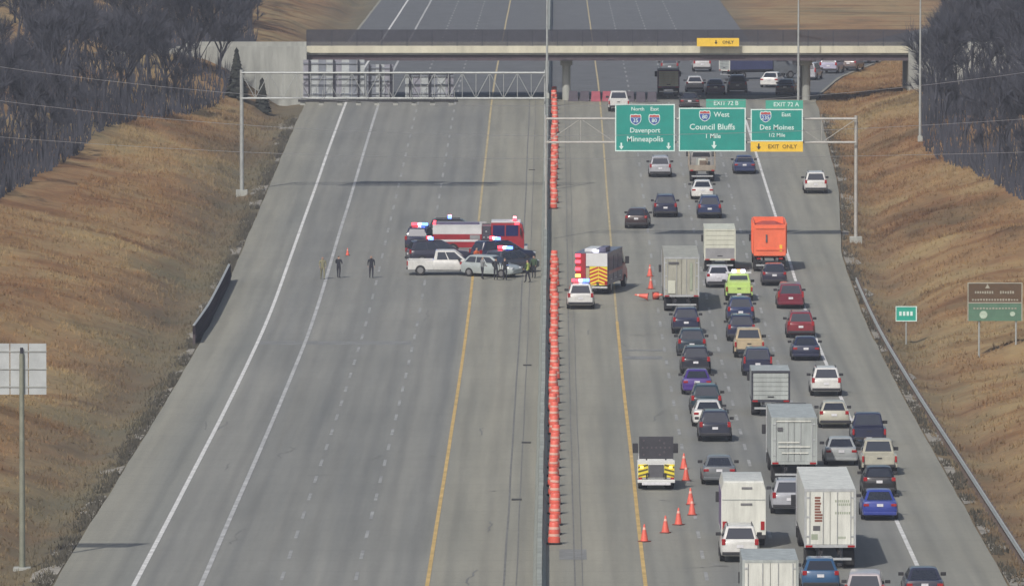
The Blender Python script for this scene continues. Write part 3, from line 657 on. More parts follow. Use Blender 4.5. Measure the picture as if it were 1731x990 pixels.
def cabin_parts(sp, b0, b1, hwb, zb, r0, r1, hwr, zr, pillar=.5, m='PAINT', sidesplit=None, glass=GLASS, rear=True):
    """greenhouse: b0..b1 at the belt, r0..r1 at the roof; glass panes laid on its four faces"""
    def ring(y0, y1, hw, z, c): return [(-hw+c, y0, z), (hw-c, y0, z), (hw, y0+c, z), (hw, y1-c, z), (hw-c, y1, z), (-hw+c, y1, z), (-hw, y1-c, z), (-hw, y0+c, z)]
    b = MB(); b.loft([ring(b0, b1, hwb, zb-.06, .05), ring(b0, b1, hwb, zb, .05), ring(r0, r1, hwr, zr-.05, .07), ring(r0+.07, r1-.1, hwr-.07, zr-.008, .09), ring(r0+.3, r1-.35, hwr-.3, zr+.012, .1)]); P(sp, 'cabin', b, m, smooth=38)
    zt = zr-.05
    bl, brr = (-hwb+.05, b0, zb), (hwb-.05, b0, zb); tl, tr = (-hwr+.07, r0, zt), (hwr-.07, r0, zt)
    if rear: P(sp, 'rear_window', MB().pane((bl, brr, tr, tl), .05, .95, .12, .92), glass)
    fl, fr = (hwb-.05, b1, zb), (-hwb+.05, b1, zb); gl_, gr = (hwr-.07, r1, zt), (-hwr+.07, r1, zt)
    P(sp, 'windshield', MB().pane((fl, fr, gr, gl_), .04, .96, .05, .94), glass)
    sp_ = sidesplit or [(.06, .34), (.37, .62), (.65, .93)]
    for s in (-1, 1):
        q = ((s*hwb, b0+.05, zb), (s*hwb, b1-.05, zb), (s*hwr, r1-.07, zt), (s*hwr, r0+.07, zt))
        if s < 0: q = (q[1], q[0], q[3], q[2])
        for u0, u1 in sp_:
            if s < 0: u0, u1 = 1-u1, 1-u0
            P(sp, 'side_window', MB().pane(q, u0, u1, .1, .9), glass)
def lamps(sp, L, hw, zt, zh, tw=.2, th=.16, front=True, tall=False):
    for s in (-1, 1):
        a, b = sorted((s*(hw-.02), s*(hw-tw))); P(sp, 'tail_light', MB().box(a, b, -.025, .12, zt-th/2, zt+th/2, .02), TAIL)
        if front: P(sp, 'headlight', MB().box(*sorted((s*(hw-.08), s*(hw-.42))), L-.22, L-.02, zh-.07, zh+.07, .02), HEAD)
def mirrors(sp, y, hw, z, s_=1):
    for s in (-1, 1): P(sp, 'mirror', MB().box(*sorted((s*(hw-.08), s*(hw+.17*s_))), y-.05, y+.08*s_, z, z+.16*s_, .02), BLACKP)
def car(kind):
    sp = []
    if kind in ('sedan', 'coupe'):
        L, hw = 4.8, .93; st = [(0, .76, .36, .80), (.07, .86, .28, .96), (.3, .915, .22, 1.0), (1.0, .93, .2, .98), (2.4, .93, .2, .94), (3.5, .93, .2, .93), (4.3, .90, .22, .82), (4.7, .83, .26, .70), (4.8, .72, .32, .60)]
        P(sp, 'body', body_loft(st), 'PAINT', smooth=40); cabin_parts(sp, .5, 3.75, .80, .95, 1.2, 2.75, .60, 1.46); lamps(sp, L, .86, .80, .66, .30, .13); mirrors(sp, 3.1, .93, .95); wheels(sp, .94, (.95, 3.85), .33)
        bz = .30
    elif kind == 'hatch':
        L, hw = 4.3, .9; st = [(0, .78, .36, .9), (.07, .86, .28, 1.0), (.3, .89, .22, 1.02), (2.4, .90, .2, .96), (3.2, .9, .2, .95), (3.9, .87, .22, .85), (4.2, .8, .26, .7), (4.3, .7, .32, .6)]
        P(sp, 'body', body_loft(st), 'PAINT', smooth=40); cabin_parts(sp, .1, 3.3, .79, .98, .55, 2.4, .60, 1.52); lamps(sp, L, .86, .92, .68, .22, .2); mirrors(sp, 2.75, .9, .97); wheels(sp, .91, (.75, 3.4), .32)
        bz = .32
    elif kind == 'suv':
        L, hw = 4.75, .96; st = [(0, .82, .38, 1.0), (.08, .9, .32, 1.08), (.4, .95, .27, 1.1), (2.5, .96, .26, 1.07), (3.5, .95, .26, 1.05), (4.35, .92, .28, .97), (4.68, .84, .32, .82), (4.75, .76, .38, .72)]
        P(sp, 'body', body_loft(st), 'PAINT', smooth=40); cabin_parts(sp, .08, 3.7, .85, 1.06, .38, 2.7, .67, 1.74); lamps(sp, L, .91, 1.0, .8, .2, .3); mirrors(sp, 3.05, .96, 1.06); wheels(sp, .97, (.9, 3.8), .37, .24)
        for s in (-1, 1): P(sp, 'roof_rail', MB().box(s*.6-.02, s*.6+.02, .6, 2.5, 1.745, 1.79), BLACKP)
        bz = .36
    elif kind == 'minivan':
        L, hw = 5.1, .98; st = [(0, .84, .36, 1.0), (.08, .92, .3, 1.05), (.4, .97, .24, 1.06), (3.0, .98, .22, 1.02), (4.1, .96, .22, .98), (4.75, .9, .24, .84), (5.02, .82, .28, .7), (5.1, .74, .34, .62)]
        P(sp, 'body', body_loft(st), 'PAINT', smooth=40); cabin_parts(sp, .08, 4.35, .88, 1.02, .32, 3.1, .70, 1.76); lamps(sp, L, .94, 1.05, .74, .15, .45); mirrors(sp, 3.6, .98, 1.02); wheels(sp, .99, (.95, 4.05), .35, .23)
        bz = .34
    elif kind == 'pickup':
        L, hw = 5.7, 1.0; st = [(1.95, 1.0, .42, 1.14), (2.0, 1.0, .38, 1.15), (3.9, 1.0, .36, 1.13), (4.5, .99, .38, 1.10), (5.3, .97, .42, 1.04), (5.62, .9, .46, .9), (5.7, .8, .5, .84)]
        P(sp, 'body', body_loft(st), 'PAINT', smooth=40); cabin_parts(sp, 2.0, 4.5, .9, 1.12, 2.15, 3.65, .74, 1.86, sidesplit=[(.08, .44), (.48, .92)])
        for s in (-1, 1): P(sp, 'bed_side', MB().box(*sorted((s*.84, s*1.0)), .06, 1.96, .44, 1.13, .03), 'PAINT')
        P(sp, 'bed_floor', MB().box(-.85, .85, .05, 1.95, .6, .68), BLACKP); P(sp, 'tailgate', MB().box(-.82, .82, .0, .1, .5, 1.12, .02), 'PAINT', [('handle', MB().box(-.14, .14, -.02, .0, .93, 1.0).mesh('handle'), BLACKP, (0, 0, 0), [])])
        lamps(sp, L, 1.0, .92, .84, .14, .34); mirrors(sp, 3.9, 1.0, 1.12, 1.2); wheels(sp, 1.01, (1.0, 4.7), .40, .27); bz = .46
    P(sp, 'rear_bumper', MB().box(-hw*.9, hw*.9, -.06, .12, bz, bz+.16, .03), 'PAINT' if kind in ('sedan', 'minivan') else BLACKP)
    P(sp, 'license_plate', MB().box(-.16, .16, -.075 if kind == 'pickup' else -.03, -.06 if kind == 'pickup' else .05, bz+.03 if kind == 'pickup' else .72, bz+.15 if kind == 'pickup' else .86), PLATE)
    return sp
SPECS = {}
def spec(kind):
    if kind not in SPECS: SPECS[kind] = BUILD[kind]() if kind in BUILD else car(kind)
    return SPECS[kind]
def light_bar(sp, x0, x1, y, z, cols):
    n = len(cols); sub = []
    for i, c in enumerate(cols):
        a, b = x0+(x1-x0)*i/n, x0+(x1-x0)*(i+1)/n; sub.append(('beacon', MB().box(a+.01, b-.01, y-.14, y+.14, z+.05, z+.26, .02).mesh('beacon'), c, (0, 0, 0), []))
    P(sp, 'light_bar', MB().box(x0, x1, y-.14, y+.14, z, z+.05, .01), BLACKP, sub)
    return sp
def police(kind='suv'):
    sp = list(car(kind)); light_bar(sp, -.62, .62, 1.7 if kind == 'suv' else 2.0, 1.76 if kind == 'suv' else 1.48, [L_RED, L_RED, L_WHITE, L_BLUE, L_BLUE]); return sp
WHITEBOX = mat('white_box_panel', (.62, .63, .58), .45, nscale=2.2, namt=.26, streak=True)
GREYBOX = mat('grey_box_panel', (.36, .39, .38), .5, nscale=2.2, namt=.32, streak=True)
TANBOX = mat('tan_grey_box_panel', (.36, .355, .30), .5, nscale=2.2, namt=.32, streak=True)
CREAMBOX = mat('cream_box_panel', (.56, .57, .48), .5, nscale=2.2, namt=.22, streak=True)
ALU = mat('bare_aluminium', (.5, .52, .53), .4, .4, nscale=2, namt=.2)
def box_body(sp, W, L, z0, z1, mbox, mdoor, frame, y0=0, rods=True, roof=None, split=True):
    hw = W/2
    for s in (-1, 1): P(sp, 'side_wall', MB().box(*sorted((s*hw, s*(hw-.06))), y0+.05, y0+L, z0, z1-.05), mbox)
    P(sp, 'roof', MB().box(-hw, hw, y0+.05, y0+L, z1-.05, z1), roof or mbox); P(sp, 'front_wall', MB().box(-hw+.07, hw-.07, y0+L-.06, y0+L-.005, z0, z1-.052), mbox); P(sp, 'floor', MB().box(-hw, hw, y0+.05, y0+L, z0-.14, z0-.003), BLACKP)
    P(sp, 'door_frame', MB().box(-hw-.01, -hw+.1, y0-.02, y0+.045, z0-.15, z1+.01).box(hw-.1, hw+.01, y0-.02, y0+.045, z0-.15, z1+.01).box(-hw+.1, hw-.1, y0-.02, y0+.045, z1-.12, z1+.01).box(-hw+.1, hw-.1, y0-.02, y0+.045, z0-.15, z0), frame)
    if split:
        for s in (-1, 1):
            sub = []
            if rods:
                for k in (.28, .8):
                    sub.append(('lock_rod', MB().bar((s*hw*k, y0-.035, z0+.02), (s*hw*k, y0-.035, z1-.14), .022, .022, 6).mesh('lock_rod'), ALU, (0, 0, 0), []))
                for q in (.15, .5, .85): sub.append(('hinge', MB().box(*sorted((s*(hw-.1), s*(hw-.24))), y0-.03, y0-.008, z0+(z1-z0)*q-.04, z0+(z1-z0)*q+.04).mesh('hinge'), ALU, (0, 0, 0), []))
            P(sp, 'rear_door', MB().box(*sorted((s*.012, s*(hw-.105))), y0-.005, y0+.04, z0+.01, z1-.125), mdoor, sub)
    else:
        n = 6
        sub = [('handle', MB().box(-.2, .2, y0-.04, y0-.01, z0+.15, z0+.22).mesh('handle'), BLACKP, (0, 0, 0), [])]
        for i in range(n): P(sp, 'door_slat', MB().box(-hw+.105, hw-.105, y0-.005, y0+.04, z0+.01+(z1-z0-.14)*i/n, z0+(z1-z0-.14)*(i+1)/n-.012), mdoor, sub if i == 0 else [])
    for s in (-1, 1):
        P(sp, 'tail_light', MB().box(*sorted((s*(hw-.05), s*(hw-.4))), y0-.05, y0-.021, z0-.13, z0-.03), TAIL)
    return sp
def cab_parts(sp, y0, W, zt, hood, m='PAINT'):
    """cab with windscreen, doors' glass and nose; starts at y0 behind the driver"""
    hw = W/2*.94; zb = 1.7
    b = MB(); b.loft([[(-hw, y, .55), (hw, y, .55), (hw, y, z), (hw*.96, y, z+.08), (-hw*.96, y, z+.08), (-hw, y, z)] for y, z in ((y0, zb), (y0+1.7, zb), (y0+1.95, 1.55), (y0+1.95+hood, 1.25), (y0+2.05+hood, 1.0))]); P(sp, 'body', b, m, smooth=40)
    cabin_parts(sp, y0+.02, y0+1.95, hw*.97, zb+.05, y0+.05, y0+1.45, hw*.86, zt, m=m, sidesplit=[(.2, .92)], rear=True)
    P(sp, 'grille', MB().box(-hw*.6, hw*.6, y0+2.05+hood-.02, y0+2.08+hood, .65, 1.05), BLACKP); P(sp, 'front_bumper', MB().box(-hw, hw, y0+1.95+hood, y0+2.15+hood, .4, .65, .04), ALU)
    for s in (-1, 1):
        P(sp, 'headlight', MB().box(*sorted((s*hw*.65, s*hw*.92)), y0+2.0+hood, y0+2.07+hood, .72, .92, .02), HEAD)
        P(sp, 'mirror', MB().box(*sorted((s*(hw+.02), s*(hw+.32))), y0+1.5, y0+1.6, 1.75, 2.3, .03), BLACKP)
def chassis(sp, W, L, ys, y0=0, r=.48, dual=True):
    hw = W/2
    for s in (-1, 1): P(sp, 'chassis_rail', MB().box(*sorted((s*.38, s*.48)), y0, y0+L, .72, .95), BLACKP)
    wheels(sp, hw-.02, ys, r, .52 if dual else .3)
    P(sp, 'underride_bar', MB().box(-hw*.85, hw*.85, y0+.02, y0+.12, .46, .58), ALU if dual else BLACKP)
    for s in (-1, 1):
        P(sp, 'bar_strut', MB().box(*sorted((s*.5, s*.58)), y0+.03, y0+.11, .56, .95), BLACKP); P(sp, 'mud_flap', MB().box(*sorted((s*(hw-.05), s*(hw-.6))), ys[0]-r-.14, ys[0]-r-.11, .2, .9), RUBBER)
def semi(mbox, mdoor, frame, zt=4.05, TL=14.6, decor=None):
    def f():
        sp = []; box_body(sp, 2.58, TL, 1.25, zt, mbox, mdoor, frame); chassis(sp, 2.55, TL-.3, (1.2, 2.5)); 
        for s in (-1, 1): P(sp, 'landing_gear', MB().box(*sorted((s*.7, s*.82)), TL-3.4, TL-3.25, .15, 1.1), BLACKP)
        y0 = TL+.9; cab_parts(sp, y0+1.1, 2.5, 2.75, 1.1); P(sp, 'sleeper', MB().box(-1.18, 1.18, y0, y0+1.14, .95, 3.0, .06), 'PAINT'); P(sp, 'roof_fairing', MB().loft([[(-1.1, y0+.1, 3.0), (1.1, y0+.1, 3.0), (1.0, y0+.1, 3.75), (-1.0, y0+.1, 3.75)], [(-1.0, y0+2.3, 2.78), (1.0, y0+2.3, 2.78), (.9, y0+2.25, 2.85), (-.9, y0+2.25, 2.85)]]), 'PAINT')
        for s in (-1, 1): P(sp, 'exhaust_stack', MB().bar((s*1.24, y0-.05, .9), (s*1.24, y0-.05, 3.6), .08, .08, 8), ALU, smooth=40)
        wheels(sp, 1.24, (TL-1.0, TL+.3), .5, .5); wheels(sp, 1.2, (y0+3.4,), .5, .3)
        if decor: decor(sp)
        return sp
    return f
def box_truck(mbox, mdoor, frame, L=6.2, zt=3.6, W=2.45, split=False, z0=1.05, decor=None):
    def f():
        sp = []; box_body(sp, W, L, z0, zt, mbox, mdoor, frame, split=split, rods=split); chassis(sp, W, L+1.2, (1.6,), r=.42); cab_parts(sp, L+.12, 2.15, 2.35, .9); wheels(sp, 1.05, (L+2.2,), .42, .28)
        if decor: decor(sp)
        return sp
    return f
PRINT_BR = mat('brown_door_print', (.20, .075, .05), .6, nscale=3, namt=.2); PRINT_GR = mat('grey_green_door_print', (.30, .34, .26), .6, nscale=3, namt=.2); PRINT_DK = mat('dark_door_print', (.09, .09, .10), .6, nscale=3, namt=.2)
def white_semi_decor(sp):
    rnd = random.Random(4)
    for i in range(9):
        z = 3.62-i*.145; P(sp, 'printed_letter', MB().box(-.78, -.78+rnd.uniform(.26, .42), -.012, -.006, z-.055, z+.05), PRINT_BR)
    P(sp, 'printed_mark', MB().box(-.86, -.5, -.012, -.006, 1.95, 2.2), PRINT_DK); P(sp, 'printed_mark', MB().box(-.95, -.62, -.012, -.006, 1.5, 1.78), PRINT_GR)
    for z, a, b in ((3.45, .25, 1.0), (3.28, .35, 1.05), (2.85, .25, 1.05), (1.6, .4, .8)):
        n = 7
        for i in range(n): P(sp, 'printed_letter', MB().box(a+(b-a)*i/n, a+(b-a)*(i+.65)/n, -.012, -.006, z-.06, z+.06), PRINT_GR)
def grey_semi_decor(sp):
    for z, a, b in ((3.55, -1.0, .95), (2.35, -.9, .3), (2.1, -.9, .9), (1.75, -.7, .8)): P(sp, 'pale_stripe', MB().box(a, b, -.062, -.058, z-.04, z+.04), WHITEBOX)
    P(sp, 'dark_placard', MB().box(-.95, -.65, -.064, -.06, 3.0, 3.2), PRINT_DK)
def tan_decor(sp):
    P(sp, 'dark_placard', MB().box(-.95, -.2, -.062, -.058, 3.5, 3.66), PRINT_DK); P(sp, 'pale_placard', MB().box(-1.0, -.45, -.062, -.058, 1.35, 2.3), CREAMBOX); P(sp, 'green_streak', MB().box(.62, .8, -.062, -.058, 1.6, 3.6), PRINT_GR)
def cream_decor(sp):
    P(sp, 'lower_panel', MB().box(-1.12, 1.12, -.03, -.012, 1.05, 1.85), mat('grey_truck_panel', (.27, .27, .28), .5, nscale=1, namt=.2))
def rv():
    sp = []; hw, L = 1.15, 6.6; b = MB(); b.loft([[(-hw, y, .7), (hw, y, .7), (hw, y, 3.0), (hw*.9, y, zt), (-hw*.9, y, zt), (-hw, y, 3.0)] for y, zt in ((0, 3.4), (.12, 3.48), (L-.4, 3.48), (L, 3.3))]); P(sp, 'body', b, WHITEBOX, smooth=30)
    VIO = mat('violet_side_panel', (.10, .05, .22), .4, coat=.3, nscale=1, namt=.2)
    for s in (-1, 1):
        P(sp, 'side_panel', MB().box(*sorted((s*(hw+.003), s*(hw+.02))), .5, L-.5, .9, 2.9), VIO)
    for z, a, b_ in ((3.12, -.1, .45), (2.28, -.15, .45), (1.15, -.4, .25)): P(sp, 'vent', MB().box(a, b_, -.035, -.004, z-.05, z+.06, .01), mat('grey_vent', (.16, .16, .17), .6, nscale=4, namt=.3))
    P(sp, 'seam_trim', MB().box(-hw*.97, hw*.97, -.02, -.003, 2.5, 2.54), GREYBOX)
    for s in (-1, 1): P(sp, 'tail_light', MB().box(*sorted((s*(hw-.06), s*(hw-.26))), -.03, -.002, .95, 1.4, .01), TAIL)
    P(sp, 'rear_bumper', MB().box(-hw, hw, -.12, .05, .5, .7, .03), BLACKP); cab_parts(sp, L-.1, 2.1, 2.2, .8, WHITEBOX); wheels(sp, hw-.02, (1.8,), .42, .5); wheels(sp, 1.03, (L+1.9,), .42, .28); return sp
ORANGE_BED = mat('orange_dump_body', (.80, .16, .075), .5, nscale=.9, namt=.18)
def dump():
    sp = []; hw = 1.28; z0, z1 = 1.25, 3.75; L = 6.0
    for s in (-1, 1):
        b = MB(); b.loft([[(s*(hw-.14), y, z0), (s*(hw-.05), y, z0), (s*hw, y, z1), (s*(hw-.1), y, z1)] for y in (.08, L)]); P(sp, 'bed_side', b, ORANGE_BED)
        for y in (.9, 2.2, 3.5, 4.8): P(sp, 'side_rib', MB().box(*sorted((s*(hw-.02), s*(hw+.06))), y-.06, y+.06, z0+.1, z1-.05), ORANGE_BED)
    P(sp, 'bed_floor', MB().box(-hw+.14, hw-.14, .08, L, z0-.05, z0+.05), ORANGE_BED); P(sp, 'bed_front', MB().box(-hw+.12, hw-.12, L-.1, L, z0+.05, z1+.05), ORANGE_BED)
    P(sp, 'load', MB().loft([[(-hw+.12, y, z) for y, z in ((.12, z1-.5), (L-.12, z1-.5))][::1]+[(hw-.12, L-.12, z1-.5), (hw-.12, .12, z1-.5)], [(-.5, 1.0, z1-.2), (-.5, L-1, z1-.2), (.5, L-1, z1-.2), (.5, 1.0, z1-.2)]]), mat('dark_red_load', (.42, .07, .05), .9, nscale=3, namt=.3))
    P(sp, 'tailgate', MB().box(-hw+.06, hw-.06, -.02, .07, z0+.02, z1-.1), ORANGE_BED, [('tailgate_rib', MB().box(-hw+.2, hw-.2, -.08, -.02, z-.06, z+.06).mesh('tailgate_rib'), ORANGE_BED, (0, 0, 0), []) for z in (z0+.5, z1-.35)]+[('latch', MB().box(-.32, -.2, -.1, -.03, 2.3, 2.9).mesh('latch'), PRINT_DK, (0, 0, 0), []), ('placard', MB().box(.75, .95, -.05, -.021, 1.6, 2.1).mesh('placard'), SIGN_YEL, (0, 0, 0), [])])
    chassis(sp, 2.5, 7.2, (1.0, 2.3), r=.5)
    for s in (-1, 1): P(sp, 'tail_light', MB().box(*sorted((s*.7, s*1.0)), -.05, .02, .98, 1.1), TAIL)
    cab_parts(sp, L+.2, 2.4, 2.75, 1.0); wheels(sp, 1.2, (L+2.6,), .5, .3); return sp
def flatbed():
    sp = []; hw = 1.15; TAN = mat('tan_truck_load', (.30, .26, .21), .8, nscale=1.5, namt=.35)
    P(sp, 'bed', MB().box(-hw, hw, 0, 5.2, .95, 1.1, .02), mat('timber_bed', (.22, .19, .16), .9, nscale=2, namt=.3)); rnd = random.Random(2)
    for i in range(4):
        for s in (-1, 1): P(sp, 'stake', MB().box(*sorted((s*(hw-.05), s*(hw+.02))), .1+i*1.6, .2+i*1.6, 1.1, 2.5), TAN)
    for i in range(7):
        a = rnd.uniform(-.95, .3); y = rnd.uniform(.15, 3.8); P(sp, 'crate', MB().box(a, a+rnd.uniform(.5, .75), y, y+.9, 1.102, 1.1+rnd.uniform(.4, 1.15), .02), rnd.choice((TAN, GREYBOX, mat('brown_crate', (.16, .12, .09), .8, nscale=2, namt=.3), CREAMBOX)))
    P(sp, 'tail_board', MB().box(-hw, hw, -.05, -.01, 1.0, 1.5), TAN)
    chassis(sp, 2.2, 6.0, (1.3,), r=.42); cab_parts(sp, 5.35, 2.1, 2.3, .9, mat('grey_truck_cab', (.3, .29, .28), .5, nscale=1, namt=.2)); wheels(sp, 1.02, (7.3,), .42, .28)
    for s in (-1, 1): P(sp, 'tail_light', MB().box(*sorted((s*.8, s*1.05)), -.06, -.051, .97, 1.08), TAIL)
    return sp
HIYEL = mat('hi_vis_yellow', (.72, .60, .05), .5, nscale=3, namt=.1); LIME = mat('lime_yellow_paint', (.50, .68, .20), .45, coat=.3, nscale=1.5, namt=.15); CHEV_RED = mat('chevron_red', (.45, .03, .03), .5, nscale=3, namt=.1)
def chevrons(sp, x0, x1, z0, z1, y, ca, cb, n=6):
    """inverted-V stripes, each a strip of its own"""
    P(sp, 'chevron_panel', MB().box(x0, x1, y+.006, y+.02, z0, z1), cb); xm = (x0+x1)/2; h = (z1-z0)/n
    for s in (-1, 1):
        for i in range(n):
            zc = z0+i*h
            xa, xb = xm+s*.02, (x1 if s > 0 else x0); pts = [(xa, min(z1, zc+h*.5)), (xa, min(z1, zc+h)), (xb, max(z0, zc+h*.5-.12)), (xb, max(z0, zc-.12))]
            P(sp, 'chevron_stripe', MB().poly(pts, .006), ca, loc=(0, y-.002, 0))
def dot_truck():
    sp = []; hw = 1.05; WH = mat('white_service_body', (.62, .63, .62), .45, nscale=1, namt=.12)
    P(sp, 'service_body', MB().box(-hw, hw, .1, 2.8, .62, 1.5, .04), WH)
    P(sp, 'tailgate', MB().box(-.42, .42, .02, .095, .72, 1.42), PRINT_DK)
    for s in (-1, 1):
        a, b = sorted((s*.45, s*1.02))
        P(sp, 'chevron_panel', MB().box(a, b, .05, .095, .72, 1.45), HIYEL)
        for i in range(3):
            z = .76+i*.24; pts = [(s*.46, z+.12), (s*.46, z+.22), (s*1.01, z+.08), (s*1.01, z-.02)]
            P(sp, 'chevron_stripe', MB().poly(pts, .006), mat('dark_chevron', (.12, .10, .03), .6, nscale=3, namt=.1), loc=(0, .042, 0))
        P(sp, 'tail_light', MB().box(*sorted((s*.8, s*1.0)), .0, .05, .6, .72, .01), TAIL); P(sp, 'amber_lamp', MB().box(*sorted((s*.72, s*.9)), .02, .05, 1.2, 1.36, .01), L_AMBER)
    P(sp, 'rear_bumper', MB().box(-hw, hw, -.15, .1, .42, .6, .03), WH); P(sp, 'tow_plate', MB().box(-.8, .8, -.17, -.155, .3, .45), PLATE); P(sp, 'white_rail', MB().box(-hw, hw, .12, .3, 1.5, 1.66, .02), WH)
    sub = [('lamp', MB().bar((x, .42, z), (x, .385, z), .055, .055, 10).mesh('lamp'), mat('unlit_amber_lamp', (.10, .085, .10), .3, nscale=4, namt=.2), (0, 0, 0), []) for x, z in ([(-.75+.25*i, 2.35) for i in range(7)]+[(.45, 2.6), (.45, 2.1), (.2, 2.75), (.2, 1.95), (-.7, 2.75), (-.7, 1.95)])]
    P(sp, 'arrow_board', MB().box(-.96, .96, .42, .52, 1.72, 2.98, .02), mat('arrow_board_black', (.045, .045, .055), .5, nscale=2, namt=.2), sub)
    for s in (-1, 1): P(sp, 'board_strut', MB().box(*sorted((s*.5, s*.58)), .55, .63, 1.5, 2.9), BLACKP)
    chassis(sp, 2.05, 4.8, (1.3,), r=.4); cab_parts(sp, 2.85, 2.05, 2.1, .95, WH); wheels(sp, 1.0, (4.9,), .4, .28); return sp
FIRE_RED = mat('fire_engine_red', (.30, .02, .03), .35, coat=.5, nscale=1.2, namt=.15); FWHITE = mat('fire_engine_white', (.60, .61, .62), .4, coat=.3, nscale=1.2, namt=.1); NAVYW = mat('navy_window', (.02, .025, .10), .15, spec=.7, nscale=2, namt=.15)
SHUT = mat('roller_shutter', (.33, .34, .36), .4, .4, nscale=3, namt=.2); PUMP = mat('pump_panel', (.10, .10, .13), .4, .4, nscale=8, namt=.5)
def engine():
    """fire engine: crew cab in front (+y), pump panel, body with lockers, hose bed at the back"""
    sp = []; hw = 1.22; L = 7.8
    P(sp, 'body', MB().box(-hw, hw, .05, 4.2, .62, 1.75, .03), FIRE_RED); P(sp, 'upper_body', MB().box(-hw+.02, hw-.02, .05, 4.2, 1.752, 2.55, .03), FWHITE); P(sp, 'stripe', MB().box(-hw-.006, hw+.006, .2, 4.15, 1.12, 1.3), FWHITE)
    for s in (-1, 1):
        for y0, y1 in ((.25, 1.15), (2.3, 3.1), (3.2, 4.05)): P(sp, 'locker_shutter', MB().box(*sorted((s*(hw+.004), s*(hw+.03))), y0, y1, 1.34, 1.71), FIRE_RED if y0 < 3 else SHUT)
        P(sp, 'pump_panel', MB().box(*sorted((s*(hw-.1), s*(hw+.02))), 4.25, 4.95, .7, 2.45), PUMP, [('valve', MB().bar((s*(hw+.02), y, z), (s*(hw+.09), y, z), .07, .07, 8).mesh('valve'), ALU, (0, 0, 0), []) for y, z in ((4.4, 1.0), (4.75, 1.0), (4.4, 1.5), (4.75, 1.5), (4.58, 2.0))])
    P(sp, 'pump_house', MB().box(-hw+.1, hw-.1, 4.2, 5.0, .62, 2.4), FIRE_RED); P(sp, 'ladder_rail', MB().box(-.9, -.8, .1, 4.6, 2.56, 2.66).box(-.45, -.35, .1, 4.6, 2.56, 2.66), ALU); P(sp, 'hose_bed', MB().box(-.2, .95, .2, 4.0, 2.552, 2.7, .03), mat('hose_cover', (.12, .11, .18), .8, nscale=2, namt=.3))
    P(sp, 'cab', MB().loft([[(-hw, y, .55), (hw, y, .55), (hw, y, 1.75), (hw*.95, y, zt), (-hw*.95, y, zt), (-hw, y, 1.75)] for y, zt in ((5.0, 2.72), (7.35, 2.72), (7.62, 2.6), (7.8, 1.7))]), FIRE_RED, smooth=30); P(sp, 'cab_roof', MB().box(-hw*.94, hw*.94, 5.02, 7.5, 2.722, 2.84, .03), FWHITE)
    for s in (-1, 1):
        for y0, y1 in ((5.15, 6.15), (6.25, 7.3)): P(sp, 'cab_window', MB().box(*sorted((s*hw*.965, s*hw*1.012)), y0, y1, 1.6, 2.52, .01), NAVYW)
        P(sp, 'mirror', MB().box(*sorted((s*(hw+.05), s*(hw+.3))), 7.45, 7.55, 1.7, 2.3, .02), BLACKP); P(sp, 'headlight', MB().box(*sorted((s*.7, s*1.1)), 7.78, 7.83, .8, 1.05, .02), HEAD)
        P(sp, 'tail_light', MB().box(*sorted((s*.95, s*1.15)), .0, .045, .9, 1.4, .01), TAIL); P(sp, 'rear_beacon', MB().box(*sorted((s*.9, s*1.2)), .06, .3, 2.56, 2.74, .03), L_RED)
        P(sp, 'side_beacon', MB().box(*sorted((s*1.1, s*1.26)), 7.0, 7.4, 2.56, 2.7, .02), L_RED)
    P(sp, 'windshield', MB().pane(((hw*.98, 7.66, 1.75), (-hw*.98, 7.66, 1.75), (-hw*.92, 7.5, 2.6), (hw*.92, 7.5, 2.6)), .03, .97, .02, .95, off=.16, th=.12), NAVYW)
    P(sp, 'front_bumper', MB().box(-hw, hw, 7.8, 8.1, .45, .75, .03), ALU); light_bar(sp, -1.0, 1.0, 7.0, 2.85, [L_RED, L_WHITE, L_RED, L_RED, L_WHITE, L_RED]); wheels(sp, hw+.01, (1.75, 6.35), .5, .34); return sp
